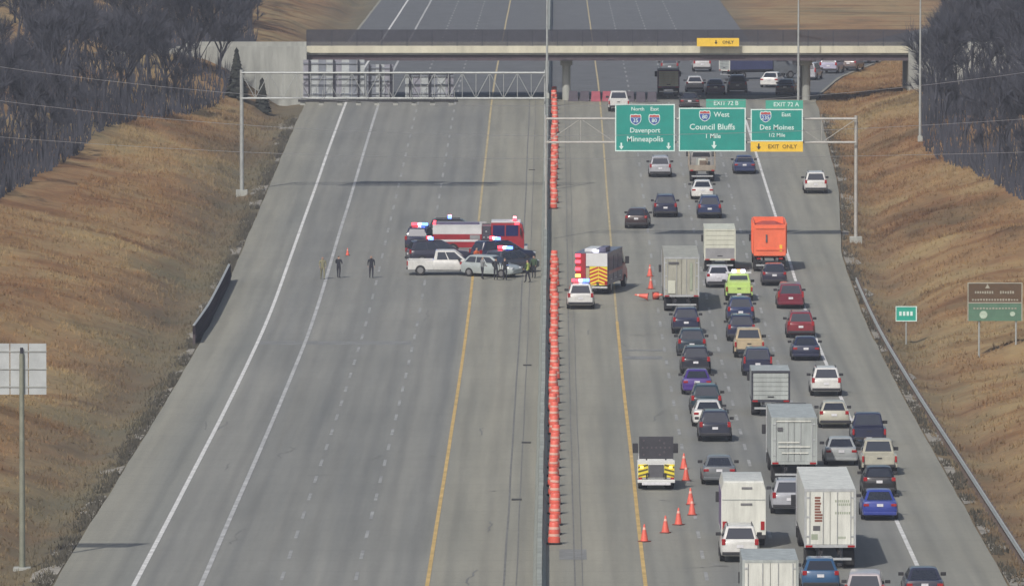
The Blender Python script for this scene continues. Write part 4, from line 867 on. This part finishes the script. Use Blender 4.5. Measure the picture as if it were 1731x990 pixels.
def rescue():
    sp = []; hw = 1.25; L = 6.0; NAVY = mat('dark_navy_truck_side', (.075, .075, .13), .4, coat=.3, nscale=1.2, namt=.2)
    P(sp, 'body', MB().box(-hw, hw, .06, L, .7, 3.15, .04), NAVY); chevrons(sp, -.15, 1.2, .7, 2.1, .03, CHEV_RED, HIYEL, 5); P(sp, 'rear_upper_panel', MB().box(-.42, hw-.05, .03, .056, 2.12, 3.1), FWHITE); P(sp, 'side_stripe', MB().box(hw+.032, hw+.04, .1, L-.1, 1.5, 1.75), FIRE_RED); P(sp, 'rear_red_panel', MB().box(-hw+.05, -.45, .03, .056, .8, 3.05), FIRE_RED)
    P(sp, 'rear_step', MB().box(-hw, hw, -.3, .05, .48, .62, .02), ALU); P(sp, 'tan_panel', MB().box(-.42, -.17, .028, .055, .78, 2.0), mat('tan_rear_panel', (.42, .34, .22), .6, nscale=2, namt=.2))
    for s in (-1, 1):
        for i in range(3): P(sp, 'locker_shutter', MB().box(*sorted((s*(hw+.003), s*(hw+.03))), .4+i*1.8, 2.0+i*1.8, .95, 2.8), NAVY, [('handle', MB().box(*sorted((s*(hw+.031), s*(hw+.06))), 1.0+i*1.8, 1.4+i*1.8, 1.05, 1.1).mesh('handle'), ALU, (0, 0, 0), [])])
        P(sp, 'tail_light', MB().box(*sorted((s*1.0, s*1.2)), .0, .055, .72, 1.0, .01), TAIL)
    for k, (z, c) in enumerate(((2.9, L_RED), (2.45, L_RED), (1.9, L_RED), (1.4, L_AMBER))): P(sp, 'rear_beacon', MB().box(-hw+.02, -hw+.42, -.06, .028, z-.12, z+.12, .02), c)
    P(sp, 'roof_locker', MB().box(-.6, .3, .4, 3.0, 3.152, 3.4, .03), FWHITE); P(sp, 'roof_locker', MB().box(.45, 1.0, .5, 2.4, 3.152, 3.5, .03), mat('dark_roof_locker', (.10, .10, .16), .5, nscale=2, namt=.3)); P(sp, 'roof_beacon', MB().box(.1, .5, .15, .35, 3.152, 3.35, .03), L_WHITE)
    chassis(sp, 2.45, L+1, (1.6,), r=.48); cab_parts(sp, L+.1, 2.4, 2.7, .5, FIRE_RED); wheels(sp, 1.2, (L+1.5,), .48, .3); return sp
def lime_truck():
    sp = car('pickup'); out = [(n, m, (LIME if q == 'PAINT' else q), l, s) for n, m, q, l, s in sp]
    P(out, 'bed_cover', MB().box(-.84, .84, .1, 1.94, 1.0, 1.45, .04), LIME); P(out, 'rack', MB().box(-.95, .95, 2.6, 2.75, 1.88, 1.95).box(-.95, .95, 3.2, 3.35, 1.88, 1.95), FWHITE)
    light_bar(out, -.5, .5, 2.95, 1.88, [L_WHITE, L_AMBER, L_WHITE]); return out
BUILD = {'police_suv': lambda: police('suv'), 'police_sedan': lambda: police('sedan'),
    'semi_white': semi(WHITEBOX, WHITEBOX, ALU, 4.05, 14.6, white_semi_decor), 'semi_grey': semi(GREYBOX, GREYBOX, GREYBOX, 3.75, 11.0, grey_semi_decor), 'semi_tan': semi(TANBOX, TANBOX, ALU, 4.0, 11.5, tan_decor),
    'truck_cream': box_truck(CREAMBOX, CREAMBOX, CREAMBOX, 5.6, 3.3, 2.4, False, 1.05, cream_decor), 'truck_framed': box_truck(GREYBOX, GREYBOX, DARK_STEEL, 5.5, 2.85, 2.4), 'truck_bottom': box_truck(GREYBOX, WHITEBOX, GREYBOX, 6.2, 3.55, 2.6, True),
    'rv': rv, 'dump': dump, 'flatbed': flatbed, 'dot': dot_truck, 'engine': engine, 'rescue': rescue, 'lime': lime_truck,
    'truck_orange_white': box_truck(mat('orange_cream_panel', (.62, .42, .27), .5, nscale=1, namt=.2), CREAMBOX, mat('violet_frame', (.12, .06, .14), .5, nscale=2, namt=.2), 4.0, 2.7, 2.2), 'truck_navy': box_truck(mat('navy_box_panel', (.05, .06, .14), .5, nscale=1, namt=.2), GREYBOX, WHITEBOX, 5.2, 2.9, 2.3)}
CARS = {'sedan': 1.06, 'suv': 1.05, 'hatch': 1.06, 'minivan': 1.03, 'police_suv': 1.05, 'pickup': 1.02, 'engine': .93}
def ground_matrix(X, Y, h, dz=0.):
    s = (prof(Y+1)-prof(Y-1))/2 if EL < X < ER(Y)+.5 else 0
    n = Vector((0, -s, 1)).normalized(); f = Vector((math.sin(h), math.cos(h), 0)); f = (f-n*f.dot(n)).normalized(); x = f.cross(n)
    m = Matrix((x, f, n)).transposed().to_4x4(); m.translation = (X, Y, prof(Y)+.012+dz); return m
def place(kind, name, label, cat, X, Y, col=None, h=0., group=None, centre=None):
    r = empty(name); h = R(h)
    if centre: X, Y = X-math.sin(h)*centre/2, Y-math.cos(h)*centre/2
    r.matrix_world = ground_matrix(X, Y, h) @ Matrix.Diagonal((*[CARS.get(kind, 1.0)]*3, 1)); tag(r, label, cat, group); pm = paint(col) if col else None
    def add(parts, par):
        for n, me, m, loc, sub in parts:
            o = link(n, me, par, loc); mm = pm if m == 'PAINT' else m
            if mm is None: mm = paint((.3, .3, .32))
            if not me.materials: me.materials.append(None)
            o.material_slots[0].link = 'OBJECT'; o.material_slots[0].material = mm
            add(sub, o)
    add(spec(kind), r); return r
NAVY, DKBLUE, BLACKC, WHITEC, SILVER, GREY, TEAL = (.018, .022, .055), (.022, .035, .10), (.014, .014, .018), (.62, .62, .60), (.36, .37, .40), (.13, .14, .15), (.03, .055, .065)
MAROON, BEIGE, PURPLE, BLUE, BROWN, RED = (.16, .012, .03), (.42, .41, .34), (.06, .022, .20), (.03, .05, .28), (.045, .028, .03), (.20, .02, .03)
Q1, Q2, Q3, QF = 'queue in the left open lane', 'queue in the middle lane', 'queue in the right lane', 'traffic under and beyond the overpass'
for a in (
    # left open lane, near to far
    ('truck_bottom', 'box_truck', 'box truck with white rear doors cut by the bottom edge', 'truck', 10.8, 411.5, SILVER, 0, Q1),
    ('suv', 'suv', 'white suv right behind the white camper', 'suv', 10.2, 450.2, WHITEC, 0, Q1),
    ('rv', 'camper_van', 'tall white camper with violet sides followed by a white suv', 'camper', 10.55, 458.6, None, 0, Q1),
    ('sedan', 'sedan', 'grey sedan just ahead of the white camper, level with the yellow-backed truck', 'car', 10.05, 499.4, GREY, 0, Q1),
    ('suv', 'suv', 'dark grey suv last of the tight row, behind a white sedan', 'suv', 10.4, 532, (.03, .034, .055), 0, Q1),
    ('sedan', 'sedan', 'white sedan hidden between a dark grey suv and a teal suv', 'car', 10.2, 544, WHITEC, 0, Q1),
    ('suv', 'suv', 'dark teal suv right behind the purple sedan', 'suv', 10.25, 554.5, (.02, .04, .055), 0, Q1),
    ('sedan', 'sedan', 'purple sedan between the charcoal suv and the dark teal suv', 'car', 9.95, 571.5, PURPLE, 0, Q1),
    ('suv', 'suv', 'charcoal suv right ahead of the purple sedan', 'suv', 10.15, 589.5, (.02, .022, .035), 0, Q1),
    ('suv', 'suv', 'dark slate suv second behind the tan semi trailer', 'car', 10.15, 606.5, (.025, .04, .06), 0, Q1),
    ('suv', 'suv', 'navy suv directly behind the tan semi trailer', 'suv', 10.08, 628, NAVY, 0, Q1),
    ('semi_tan', 'semi_truck', 'semi truck with tan trailer doors and pale streaks', 'truck', 10.03, 648.6, WHITEC, 0, Q1),
    ('hatch', 'hatchback', 'dark brown hatchback alone left of the queue near the gantry shadow', 'car', 7.4, 724.7, BROWN, 4, Q1),
    ('suv', 'suv', 'dark navy suv with bright roof ahead of the brown hatchback', 'suv', 9.95, 736.5, NAVY, 0, Q1),
    ('suv', 'suv', 'silver suv just under the leftmost green overhead sign', 'suv', 10.04, 781, SILVER, 0, Q1),
    ('pickup', 'pickup_truck', 'white pickup half hidden behind the leftmost green overhead sign', 'pickup', 7.0, 868, WHITEC, 0, Q1),
    # middle lane
    ('minivan', 'minivan', 'pale mauve minivan cut by the bottom edge, behind the white semi', 'minivan', 15.6, 423.5, (.42, .38, .39), 3, Q2),
    ('hatch', 'hatchback', 'blue hatchback at the bottom edge under the white semi trailer', 'car', 13.8, 433.5, (.03, .09, .19), 0, Q2),
    ('semi_white', 'semi_truck', 'large semi truck with white printed trailer doors in the foreground', 'truck', 14.66, 446.4, WHITEC, 0, Q2),
    ('suv', 'suv', 'silver suv squeezed between the white semi and the grey semi', 'suv', 13.5, 479.6, SILVER, 0, Q2),
    ('semi_grey', 'semi_truck', 'semi truck with grey trailer doors right behind the black-framed box truck', 'truck', 14.3, 500.5, GREY, 0, Q2),
    ('truck_framed', 'box_truck', 'box truck with grey roll door in a black frame', 'truck', 14.25, 553, BLACKC, 0, Q2),
    ('minivan', 'minivan', 'dark navy minivan directly ahead of the black-framed box truck', 'minivan', 14.25, 588.2, NAVY, 0, Q2),
    ('pickup', 'pickup_truck', 'tan pickup with pale tailgate between two navy cars', 'pickup', 14.05, 605, (.46, .37, .24), 0, Q2),
    ('suv', 'suv', 'navy suv right ahead of the tan pickup', 'suv', 13.85, 620.8, NAVY, 0, Q2),
    ('suv', 'suv', 'dark blue suv directly behind the lime green service truck', 'suv', 14.15, 638, DKBLUE, 0, Q2),
    ('lime', 'service_truck', 'lime green service truck with white rack and light bar', 'truck', 14.45, 657.8, None, 0, Q2),
    ('hatch', 'hatchback', 'white hatchback between lime green truck and cream box truck', 'car', 13.15, 669.7, (.50, .50, .54), 0, Q2),
    ('truck_cream', 'box_truck', 'box truck with cream door above a grey lower panel', 'truck', 13.5, 684, GREY, 0, Q2),
    ('suv', 'suv', 'navy blue suv ahead of the cream box truck', 'suv', 13.6, 735.3, DKBLUE, 0, Q2),
    ('sedan', 'sedan', 'bright white sedan between the navy suv and the loaded flatbed', 'car', 13.35, 756, WHITEC, 0, Q2),
    ('flatbed', 'flatbed_truck', 'flatbed truck stacked with tan crates under the middle sign', 'truck', 13.65, 775.9, None, 0, Q2),
    # right lane
    ('sedan', 'sedan', 'dark sedan cut by the bottom edge near the white edge line', 'car', 18.7, 428.5, (.03, .03, .05), 0, Q3),
    ('sedan', 'sedan', 'blue sedan beside the front of the white semi trailer', 'car', 18.25, 475.6, BLUE, 0, Q3),
    ('hatch', 'hatchback', 'black hatchback right ahead of the blue sedan', 'car', 18.8, 491.5, BLACKC, 0, Q3),
    ('pickup', 'pickup_truck', 'beige pickup on the edge line beside a pale grey sedan', 'pickup', 19.35, 506.5, BEIGE, 0, Q3),
    ('sedan', 'sedan', 'pale grey sedan beside the beige pickup', 'car', 17.4, 513.6, (.34, .36, .36), 0, Q3),
    ('pickup', 'pickup_truck', 'navy pickup on the white edge line ahead of the beige pickup', 'pickup', 19.5, 527.5, NAVY, 0, Q3),
    ('hatch', 'hatchback', 'cream hatchback left of the navy pickup', 'car', 17.9, 543, BEIGE, 0, Q3),
    ('suv', 'suv', 'white suv in the right lane ahead of the cream hatchback', 'suv', 18.25, 570.2, WHITEC, 0, Q3),
    ('sedan', 'sedan', 'dark navy sedan between the white suv and the dark red suv', 'car', 17.85, 602.4, NAVY, 0, Q3),
    ('suv', 'suv', 'dark red suv with black roof glass behind the maroon minivan', 'suv', 18.1, 624, RED, 0, Q3),
    ('minivan', 'minivan', 'maroon minivan in the right lane behind the orange dump truck', 'minivan', 18.1, 651, MAROON, 0, Q3),
    ('hatch', 'hatchback', 'dark hatchback tucked directly behind the orange dump truck', 'car', 17.4, 671.3, (.03, .028, .05), 0, Q3),
    ('dump', 'dump_truck', 'bright orange dump truck in the right lane', 'truck', 17.35, 684, (.05, .05, .06), 0, Q3),
    ('sedan', 'sedan', 'dark navy sedan under the yellow strip of the rightmost sign', 'car', 17.55, 784.9, DKBLUE, 0, Q3),
    ('suv', 'suv', 'white suv alone on the right shoulder below the gantry', 'suv', 23.2, 762.5, WHITEC, 0, None),
    # under and past the overpass
    ('truck_orange_white', 'box_truck', 'orange and cream box truck under the overpass', 'truck', 12.2, 894, (.10, .04, .10), 0, QF),
    ('sedan', 'sedan', 'dark violet sedan under the overpass, left of the navy one', 'car', 17.0, 897, (.04, .02, .09), 0, QF),
    ('suv', 'suv', 'navy suv under the overpass, right of the violet sedan', 'suv', 19.3, 901, NAVY, 0, QF),
    ('hatch', 'hatchback', 'whitish hatchback under the overpass beside the orange box truck', 'car', 15.0, 903, (.5, .5, .5), 0, QF),
    ('sedan', 'sedan', 'black sedan showing above the middle green sign', 'car', 14.0, 872, BLACKC, 0, QF),
    ('sedan', 'sedan', 'white sedan on the exit ramp just past the overpass', 'car', 22.8, 914, WHITEC, 10, QF),
    ('truck_navy', 'box_truck', 'long navy box truck turning on the ramp past the overpass', 'truck', 18.6, 934, GREY, 62, QF),
    ('suv', 'suv', 'pale lilac suv on the ramp right of the bridge pier', 'suv', 30.0, 950, (.38, .37, .48), 12, QF),
    ('hatch', 'hatchback', 'brownish hatchback on the ramp beside the lilac suv', 'car', 32.4, 958, (.16, .12, .11), 14, QF),
    ('pickup', 'pickup_truck', 'white pickup farther up the exit ramp', 'pickup', 34.4, 982, WHITEC, 16, QF),
    ('suv', 'suv', 'navy suv leading the cars up the exit ramp', 'suv', 38.6, 1000, NAVY, 18, QF),
    ('suv', 'suv', 'far white suv seen just below the overpass parapet', 'suv', 17.9, 996, WHITEC, 0, QF),
    ('minivan', 'minivan', 'far dark teal minivan below the overpass, right of a white suv', 'minivan', 22.0, 975, TEAL, 8, QF),
    ('suv', 'suv', 'grey suv farthest left of the cars beyond the overpass', 'suv', 13.0, 948, GREY, 0, QF),
    ('sedan', 'sedan', 'dark grey sedan under the overpass beside the right pier', 'car', 24.0, 897, (.05, .05, .07), 6, QF),
    ('minivan', 'minivan', 'silver minivan on the ramp behind the lilac suv', 'minivan', 27.2, 932, SILVER, 10, QF),
    ('suv', 'suv', 'black suv ahead of the silver minivan, left side of the ramp', 'suv', 27.5, 965, BLACKC, 10, QF),
    ('suv', 'suv', 'white suv beyond the overpass, just left of the long navy box truck', 'suv', 16.6, 955, (.5, .5, .5), 0, QF),
    ('sedan', 'sedan', 'grey sedan far up between the main lanes and the ramp', 'car', 25.0, 988, GREY, 9, QF),
    # closed lane, shoulder and crash scene
    ('dot', 'work_truck', 'highway work truck with black arrow board and yellow chevrons', 'truck', 6.45, 496, None, 0, None),
    ('rescue', 'rescue_truck', 'dark rescue truck with yellow chevron back and red lights', 'fire truck', 3.5, 664, None, 11, None),
    ('police_suv', 'police_suv', 'white police suv behind the dark rescue truck', 'police car', 2.65, 650.6, WHITEC, 0, None),
): place(*a)
place('engine', 'fire_engine', 'red and white fire engine standing across the left lanes', 'fire truck', -5.2, 700.6, None, 90, None, 7.45)
place('pickup', 'pickup_truck', 'white pickup parked broadside in front of the fire engine', 'pickup', -7.75, 681.8, WHITEC, 90, None, 5.7)
place('police_suv', 'police_suv', 'dark police suv at the right of the crash scene by the barrier', 'police car', -2.7, 683, (.05, .055, .075), 38, 'police vehicles at the crash scene', 4.75)
place('police_suv', 'police_suv', 'dark police suv with lit bar between white pickup and fire engine', 'police car', -8.4, 691.5, (.03, .03, .05), 78, 'police vehicles at the crash scene', 4.75)
place('police_suv', 'police_suv', 'navy police suv behind the officers, nose toward the fire engine cab', 'police car', -3.4, 691.5, NAVY, 60, 'police vehicles at the crash scene', 4.75)
place('police_suv', 'police_suv', 'navy police suv at the left end of the fire engine', 'police car', -9.9, 705.2, NAVY, 8, 'police vehicles at the crash scene', 4.75)
place('police_suv', 'police_suv', 'police suv hidden behind the fire engine, only its light bar showing', 'police car', -7.1, 712, BLACKC, 90, 'police vehicles at the crash scene', 4.75)
place('hatch', 'hatchback', 'wrecked pale hatchback between the white pickup and the dark police suv', 'car', -4.2, 680.2, (.34, .38, .38), 118, None, 4.3)

# ------------------------------------------------------------------ cones and drums
def lathe(pr, n=14): return MB().loft([[(r*math.cos(2*math.pi*i/n), r*math.sin(2*math.pi*i/n), z) for i in range(n)] for r, z in pr])
cone_m = lathe([(.17, .03), (.03, .72), (.025, .73)]).mesh('cone_body', 40); collar_m = lathe([(.122, .25), (.087, .42)]).mesh('collar', 40); collar2_m = lathe([(.075, .50), (.055, .60)]).mesh('collar', 40); foot_m = MB().box(-.2, .2, -.2, .2, 0, .035, .01).mesh('foot')
for m_, q in ((cone_m, ORANGE_CONE), (collar_m, REFLECT), (collar2_m, REFLECT), (foot_m, mat('cone_base_orange_black', (.20, .05, .04), .8, nscale=4, namt=.3))): m_.materials.append(q)
def cone(label, X, Y, sc=1.25, lying=None, group='orange cones at the lane closure'):
    r = empty('traffic_cone'); M = ground_matrix(X, Y, random.uniform(0, 6))
    if lying is not None: M = M @ Matrix.Translation((0, 0, .2*sc)) @ Matrix.Rotation(lying, 4, 'Z') @ Matrix.Rotation(R(82), 4, 'Y')
    r.matrix_world = M @ Matrix.Diagonal((sc, sc, sc, 1)); tag(r, label, 'traffic cone', group)
    for n, m_ in (('cone_body', cone_m), ('collar', collar_m), ('collar', collar2_m), ('foot', foot_m)): link(n, m_, r)
for l, X, Y in (('orange cone standing on the right yellow edge line', 5.45, 462.6), ('orange cone second from the yellow line in the closing taper', 6.62, 468), ('orange cone third from the yellow line in the closing taper', 7.38, 473),
    ('nearest orange cone of the pair below the work truck', 8.2, 479.3), ('rear orange cone of the pair below the work truck', 8.22, 486.2), ('orange cone beside the back of the work truck', 8.22, 502.8), ('farthest orange cone beside the work truck', 8.22, 511.2),
    ('orange cone standing left of the tan semi cab', 8.05, 680), ('orange cone standing alone right of the rescue truck', 8.0, 669)): cone(l, X, Y)
cone('orange cone lying on its side left of the tan semi trailer', 7.7, 658.7, 1.4, R(10)); cone('second fallen orange cone beside the first, left of the tan trailer', 8.25, 659.6, 1.4, R(170))
cone('small orange cone behind the walking officers in the left lanes', -15.6, 699, .8, None, None)
drum_m = lathe([(.29, .07), (.285, .3), (.26, .32), (.255, .62), (.235, .64), (.23, .95), (.20, 1.0), (.0, 1.02)]).mesh('drum_body', 40); band_m = lathe([(.268, .36), (.265, .48)]).mesh('band', 40); band2_m = lathe([(.245, .68), (.242, .80)]).mesh('band', 40); base_m = lathe([(.36, 0), (.36, .07), (.28, .075)]).mesh('rubber_base', 40)
for m_, q in ((drum_m, ORANGE_CONE), (band_m, REFLECT), (band2_m, REFLECT), (base_m, RUBBER)): m_.materials.append(q)
def drum(label, X, Y, group, col=None):
    r = empty('traffic_drum'); sc = random.uniform(1.05, 1.16); r.matrix_world = ground_matrix(X, Y, random.uniform(0, 6)) @ Matrix.Rotation(R(random.gauss(0, 2.2)), 4, 'X') @ Matrix.Diagonal((sc, sc, sc, 1)); tag(r, label, 'traffic drum', group)
    for n, m_ in (('drum_body', drum_m), ('band', band_m), ('band', band2_m), ('rubber_base', base_m)): link(n, m_, r)
DY = []; y = 461.0
while y < 893:
    if not (692 < y < 742): DY.append(y)
    y += random.uniform(5.6, 7.4)
for y in DY:
    g1 = max(q for q in DY if q < 700); g2 = min(q for q in DY if q > 700)
    lab = {DY[0]: 'nearest orange drum, at the bottom end of the median row', DY[-1]: 'farthest orange drum of the median row, by the overpass', g1: 'orange drum on the near side of the gap in the median row', g2: 'orange drum on the far side of the gap in the median row'}.get(y, 'orange drum within the long row along the median barrier')
    drum(lab, .70+random.uniform(-.06, .10), y, 'orange drums along the median barrier')
bk_m = MB().loft([[(-.5, -.28, 0), (.5, -.28, 0), (.5, .28, 0), (-.5, .28, 0)], [(-.46, -.22, .3), (.46, -.22, .3), (.46, .22, .3), (-.46, .22, .3)], [(-.42, -.1, 1.0), (.42, -.1, 1.0), (.42, .1, 1.0), (-.42, .1, 1.0)]]).mesh('barrier_block')
DKB = mat('dark_barrier_plastic', (.06, .05, .07), .6, nscale=3, namt=.3); RDB = mat('dull_red_barrier_plastic', (.32, .06, .09), .6, nscale=3, namt=.3)
for i in range(8):
    o = link('barrier_block', bk_m); bk_m.materials.append(DKB) if not bk_m.materials else None
    o.matrix_world = ground_matrix(2.6+i*1.12, 886-i*.25+(.5 if i % 2 else 0), R(5)); o.material_slots[0].link = 'OBJECT'; o.material_slots[0].material = RDB if i in (2, 3, 4) else DKB
    tag(o, 'dull red plastic barrier block in the row under the overpass' if i in (2, 3, 4) else 'dark plastic barrier block in the row under the overpass', 'barrier block', 'red barrier blocks under the overpass' if i in (2, 3, 4) else 'dark barrier blocks under the overpass')

# ------------------------------------------------------------------ people
SKIN = mat('skin', (.42, .26, .19), .6, nscale=6, namt=.1); HAIR = mat('dark_hair', (.03, .022, .018), .7, nscale=8, namt=.2); SHOE = mat('black_shoe', (.015, .015, .016), .6, nscale=6, namt=.2)
def person(label, X, Y, heading, top, legs, vest=None, stride=.0, arms=(.0, .0), sc=1.0, lean=0., hat=None):
    V = []; E = []; RD = []
    def v(p, r, par=None):
        V.append(Vector(p)); RD.append(r if isinstance(r, tuple) else (r, r)); i = len(V)-1
        if par is not None: E.append((par, i))
        return i
    pel = v((0, 0, .95), (.15, .11)); sp1 = v((0, lean*.3, 1.14), (.145, .10), pel); ch = v((0, lean*.7, 1.36), (.17, .115), sp1); nk = v((0, lean+.01, 1.50), .06, ch); hd = v((0, lean+.03, 1.60), (.075, .09), nk); tp = v((0, lean+.02, 1.71), (.07, .085), hd); v((0, lean+.135, 1.60), .014, hd)
    for s, ar, st in ((-1, arms[0], stride), (1, arms[1], -stride)):
        v((s*.082, lean+.02, 1.61), .014, hd)
        sh = v((s*.195, lean*.7, 1.41), .068, ch); el = v((s*.255, lean*.7-.03+ar*.15, 1.15), .048, sh); wr = v((s*(.265-ar*.12), lean*.7+.09+ar*.22, .94+ar*.22), .034, el); ha = v((s*(.262-ar*.16), lean*.7+.125+ar*.27, .87+ar*.27), (.022, .04), wr)
        d = (V[ha]-V[wr]).normalized()
        for k, fl in enumerate((.075, .085, .08, .06)):
            b = V[ha]+Vector((0, (k-1.5)*.021, 0)); m1 = v(b+d*.05, .010, ha); v(b+d*(.05+fl*.6)+Vector((-s*.015, .012, 0)), .008, m1)
        t1 = v(V[wr]+d*.035+Vector((-s*.01, .045, 0)), .011, wr); v(V[t1]+d*.05+Vector((0, .012, 0)), .009, t1)
        hp = v((s*.095, 0, .88), (.095, .10), pel); kn = v((s*.11, st*.22+.03, .50), .066, hp); an = v((s*.115, st*.45-.02, .10), .046, kn); v((s*.13, st*.45+.15, .045), (.045, .035), an)
    me = bpy.data.meshes.new('person'); me.from_pydata([tuple(p) for p in V], E, []); o = bpy.data.objects.new('tmp_body', me); COL.objects.link(o)
    md = o.modifiers.new('Skin', 'SKIN'); md.use_smooth_shade = True; md.branch_smoothing = .4
    for i, r in enumerate(RD): me.skin_vertices[0].data[i].radius = r; me.skin_vertices[0].data[i].use_root = (i == 0)
    ss = o.modifiers.new('Sub', 'SUBSURF'); ss.levels = 1; ss.render_levels = 1
    dg = bpy.context.evaluated_depsgraph_get(); nm = bpy.data.meshes.new_from_object(o.evaluated_get(dg)); bpy.data.objects.remove(o)
    mats = [top, legs, SKIN, HAIR, SHOE, vest or top]
    nm.materials.clear()
    for q in mats: nm.materials.append(q)
    wz = {}
    for p in nm.polygons:
        c = p.center; k = 0
        if c.z > 1.50: k = 3 if (c.z > 1.675 or (c.y < lean-.02 and c.z > 1.58)) else 2
        elif abs(c.x) > .17 and c.z < .93+max(arms)*.22 and c.z > .62 and abs(c.x) > .15 and c.y > -.2 and (abs(c.x) > .20 or c.y > .17): k = 2
        elif max(arms) > .3 and c.y > lean+.26 and c.z > .9: k = 2
        elif c.z < .09: k = 4
        elif c.z < .97: k = 1
        elif vest and abs(c.x) < .20: k = 5
        p.material_index = k; p.use_smooth = True
    b = link('person', nm); b.matrix_world = ground_matrix(X, Y, R(heading)) @ Matrix.Diagonal((sc, sc, sc, 1)); tag(b, label, 'person')
    for s in (-1, 1): MB().box(s*.032-.012, s*.032+.012, lean+.108, lean+.122, 1.625, 1.64).build('eye', BLACK, b)
    if hat: lathe([(.13, 1.70), (.125, 1.715), (.10, 1.72), (.095, 1.78), (.06, 1.81), (.0, 1.815)], 12).build('cap', hat, b, (0, lean+.02, 0), 40)
    return b
DKU = mat('dark_uniform', (.018, .02, .03), .85, nscale=5, namt=.25); DKP = mat('dark_trousers', (.022, .023, .035), .85, nscale=5, namt=.25); HV = mat('hi_vis_vest', (.42, .50, .12), .6, nscale=4, namt=.15); GRN = mat('olive_green_jacket', (.05, .085, .045), .85, nscale=4, namt=.25)
TANU = mat('olive_tan_uniform', (.22, .21, .13), .85, nscale=4, namt=.2); ORJ = mat('orange_jacket', (.55, .12, .04), .8, nscale=4, namt=.2); GRYJ = mat('grey_jacket', (.22, .23, .24), .8, nscale=4, namt=.2)
person('person in faded olive clothes walking, leftmost of the three in the open lanes', -17.0, 677.5, 175, TANU, TANU, None, .5, (.2, .2))
person('person in dark uniform with arms out, middle of the three in the open lanes', -15.8, 678.5, 20, DKU, DKP, None, .25, (.7, .7))
person('person in dark clothes standing straight, nearest the white pickup of the three walkers', -13.3, 678.5, 180, DKU, DKP, None, .2, (.1, .1))
person('person in dark uniform standing before the crash, left of a pair', -3.75, 676.6, 10, DKU, DKP, None, .1, (.4, .1), hat=DKU)
person('person in dark uniform standing before the crash, right of a pair', -3.05, 676.4, 350, DKU, DKP, None, .15, (.1, .5))
person('person in olive green jacket standing by the median barrier', -1.3, 674.6, 300, GRN, DKP, HV, .3, (.5, .2))
person('person in dark green behind the one in olive by the barrier', -.85, 678.5, 200, GRN, DKU, None, .1, (.3, .3))
person('person in orange jacket between the white pickup and the police suvs', -5.3, 686.0, 150, ORJ, DKP, None, .1, (.3, .6))
person('person in grey jacket next to the wrecked pale hatchback', -4.8, 677.6, 60, GRYJ, DKP, None, .2, (.5, .5))

# ------------------------------------------------------------------ thin bluish air
b = MB(); b.box(-3100, 3100, -260, 5100, -8, 46); hz = bpy.data.materials.new('thin_haze'); hz.use_nodes = True; t = hz.node_tree
for n in list(t.nodes): t.nodes.remove(n)
out = t.nodes.new('ShaderNodeOutputMaterial'); pv = t.nodes.new('ShaderNodeVolumePrincipled'); pv.inputs['Color'].default_value = (.80, .86, 1.0, 1); pv.inputs['Density'].default_value = .00014; pv.inputs['Anisotropy'].default_value = 0.0
t.links.new(pv.outputs[0], out.inputs['Volume'])
o = b.build('haze', hz); tag(o, None, None, kind='stuff')
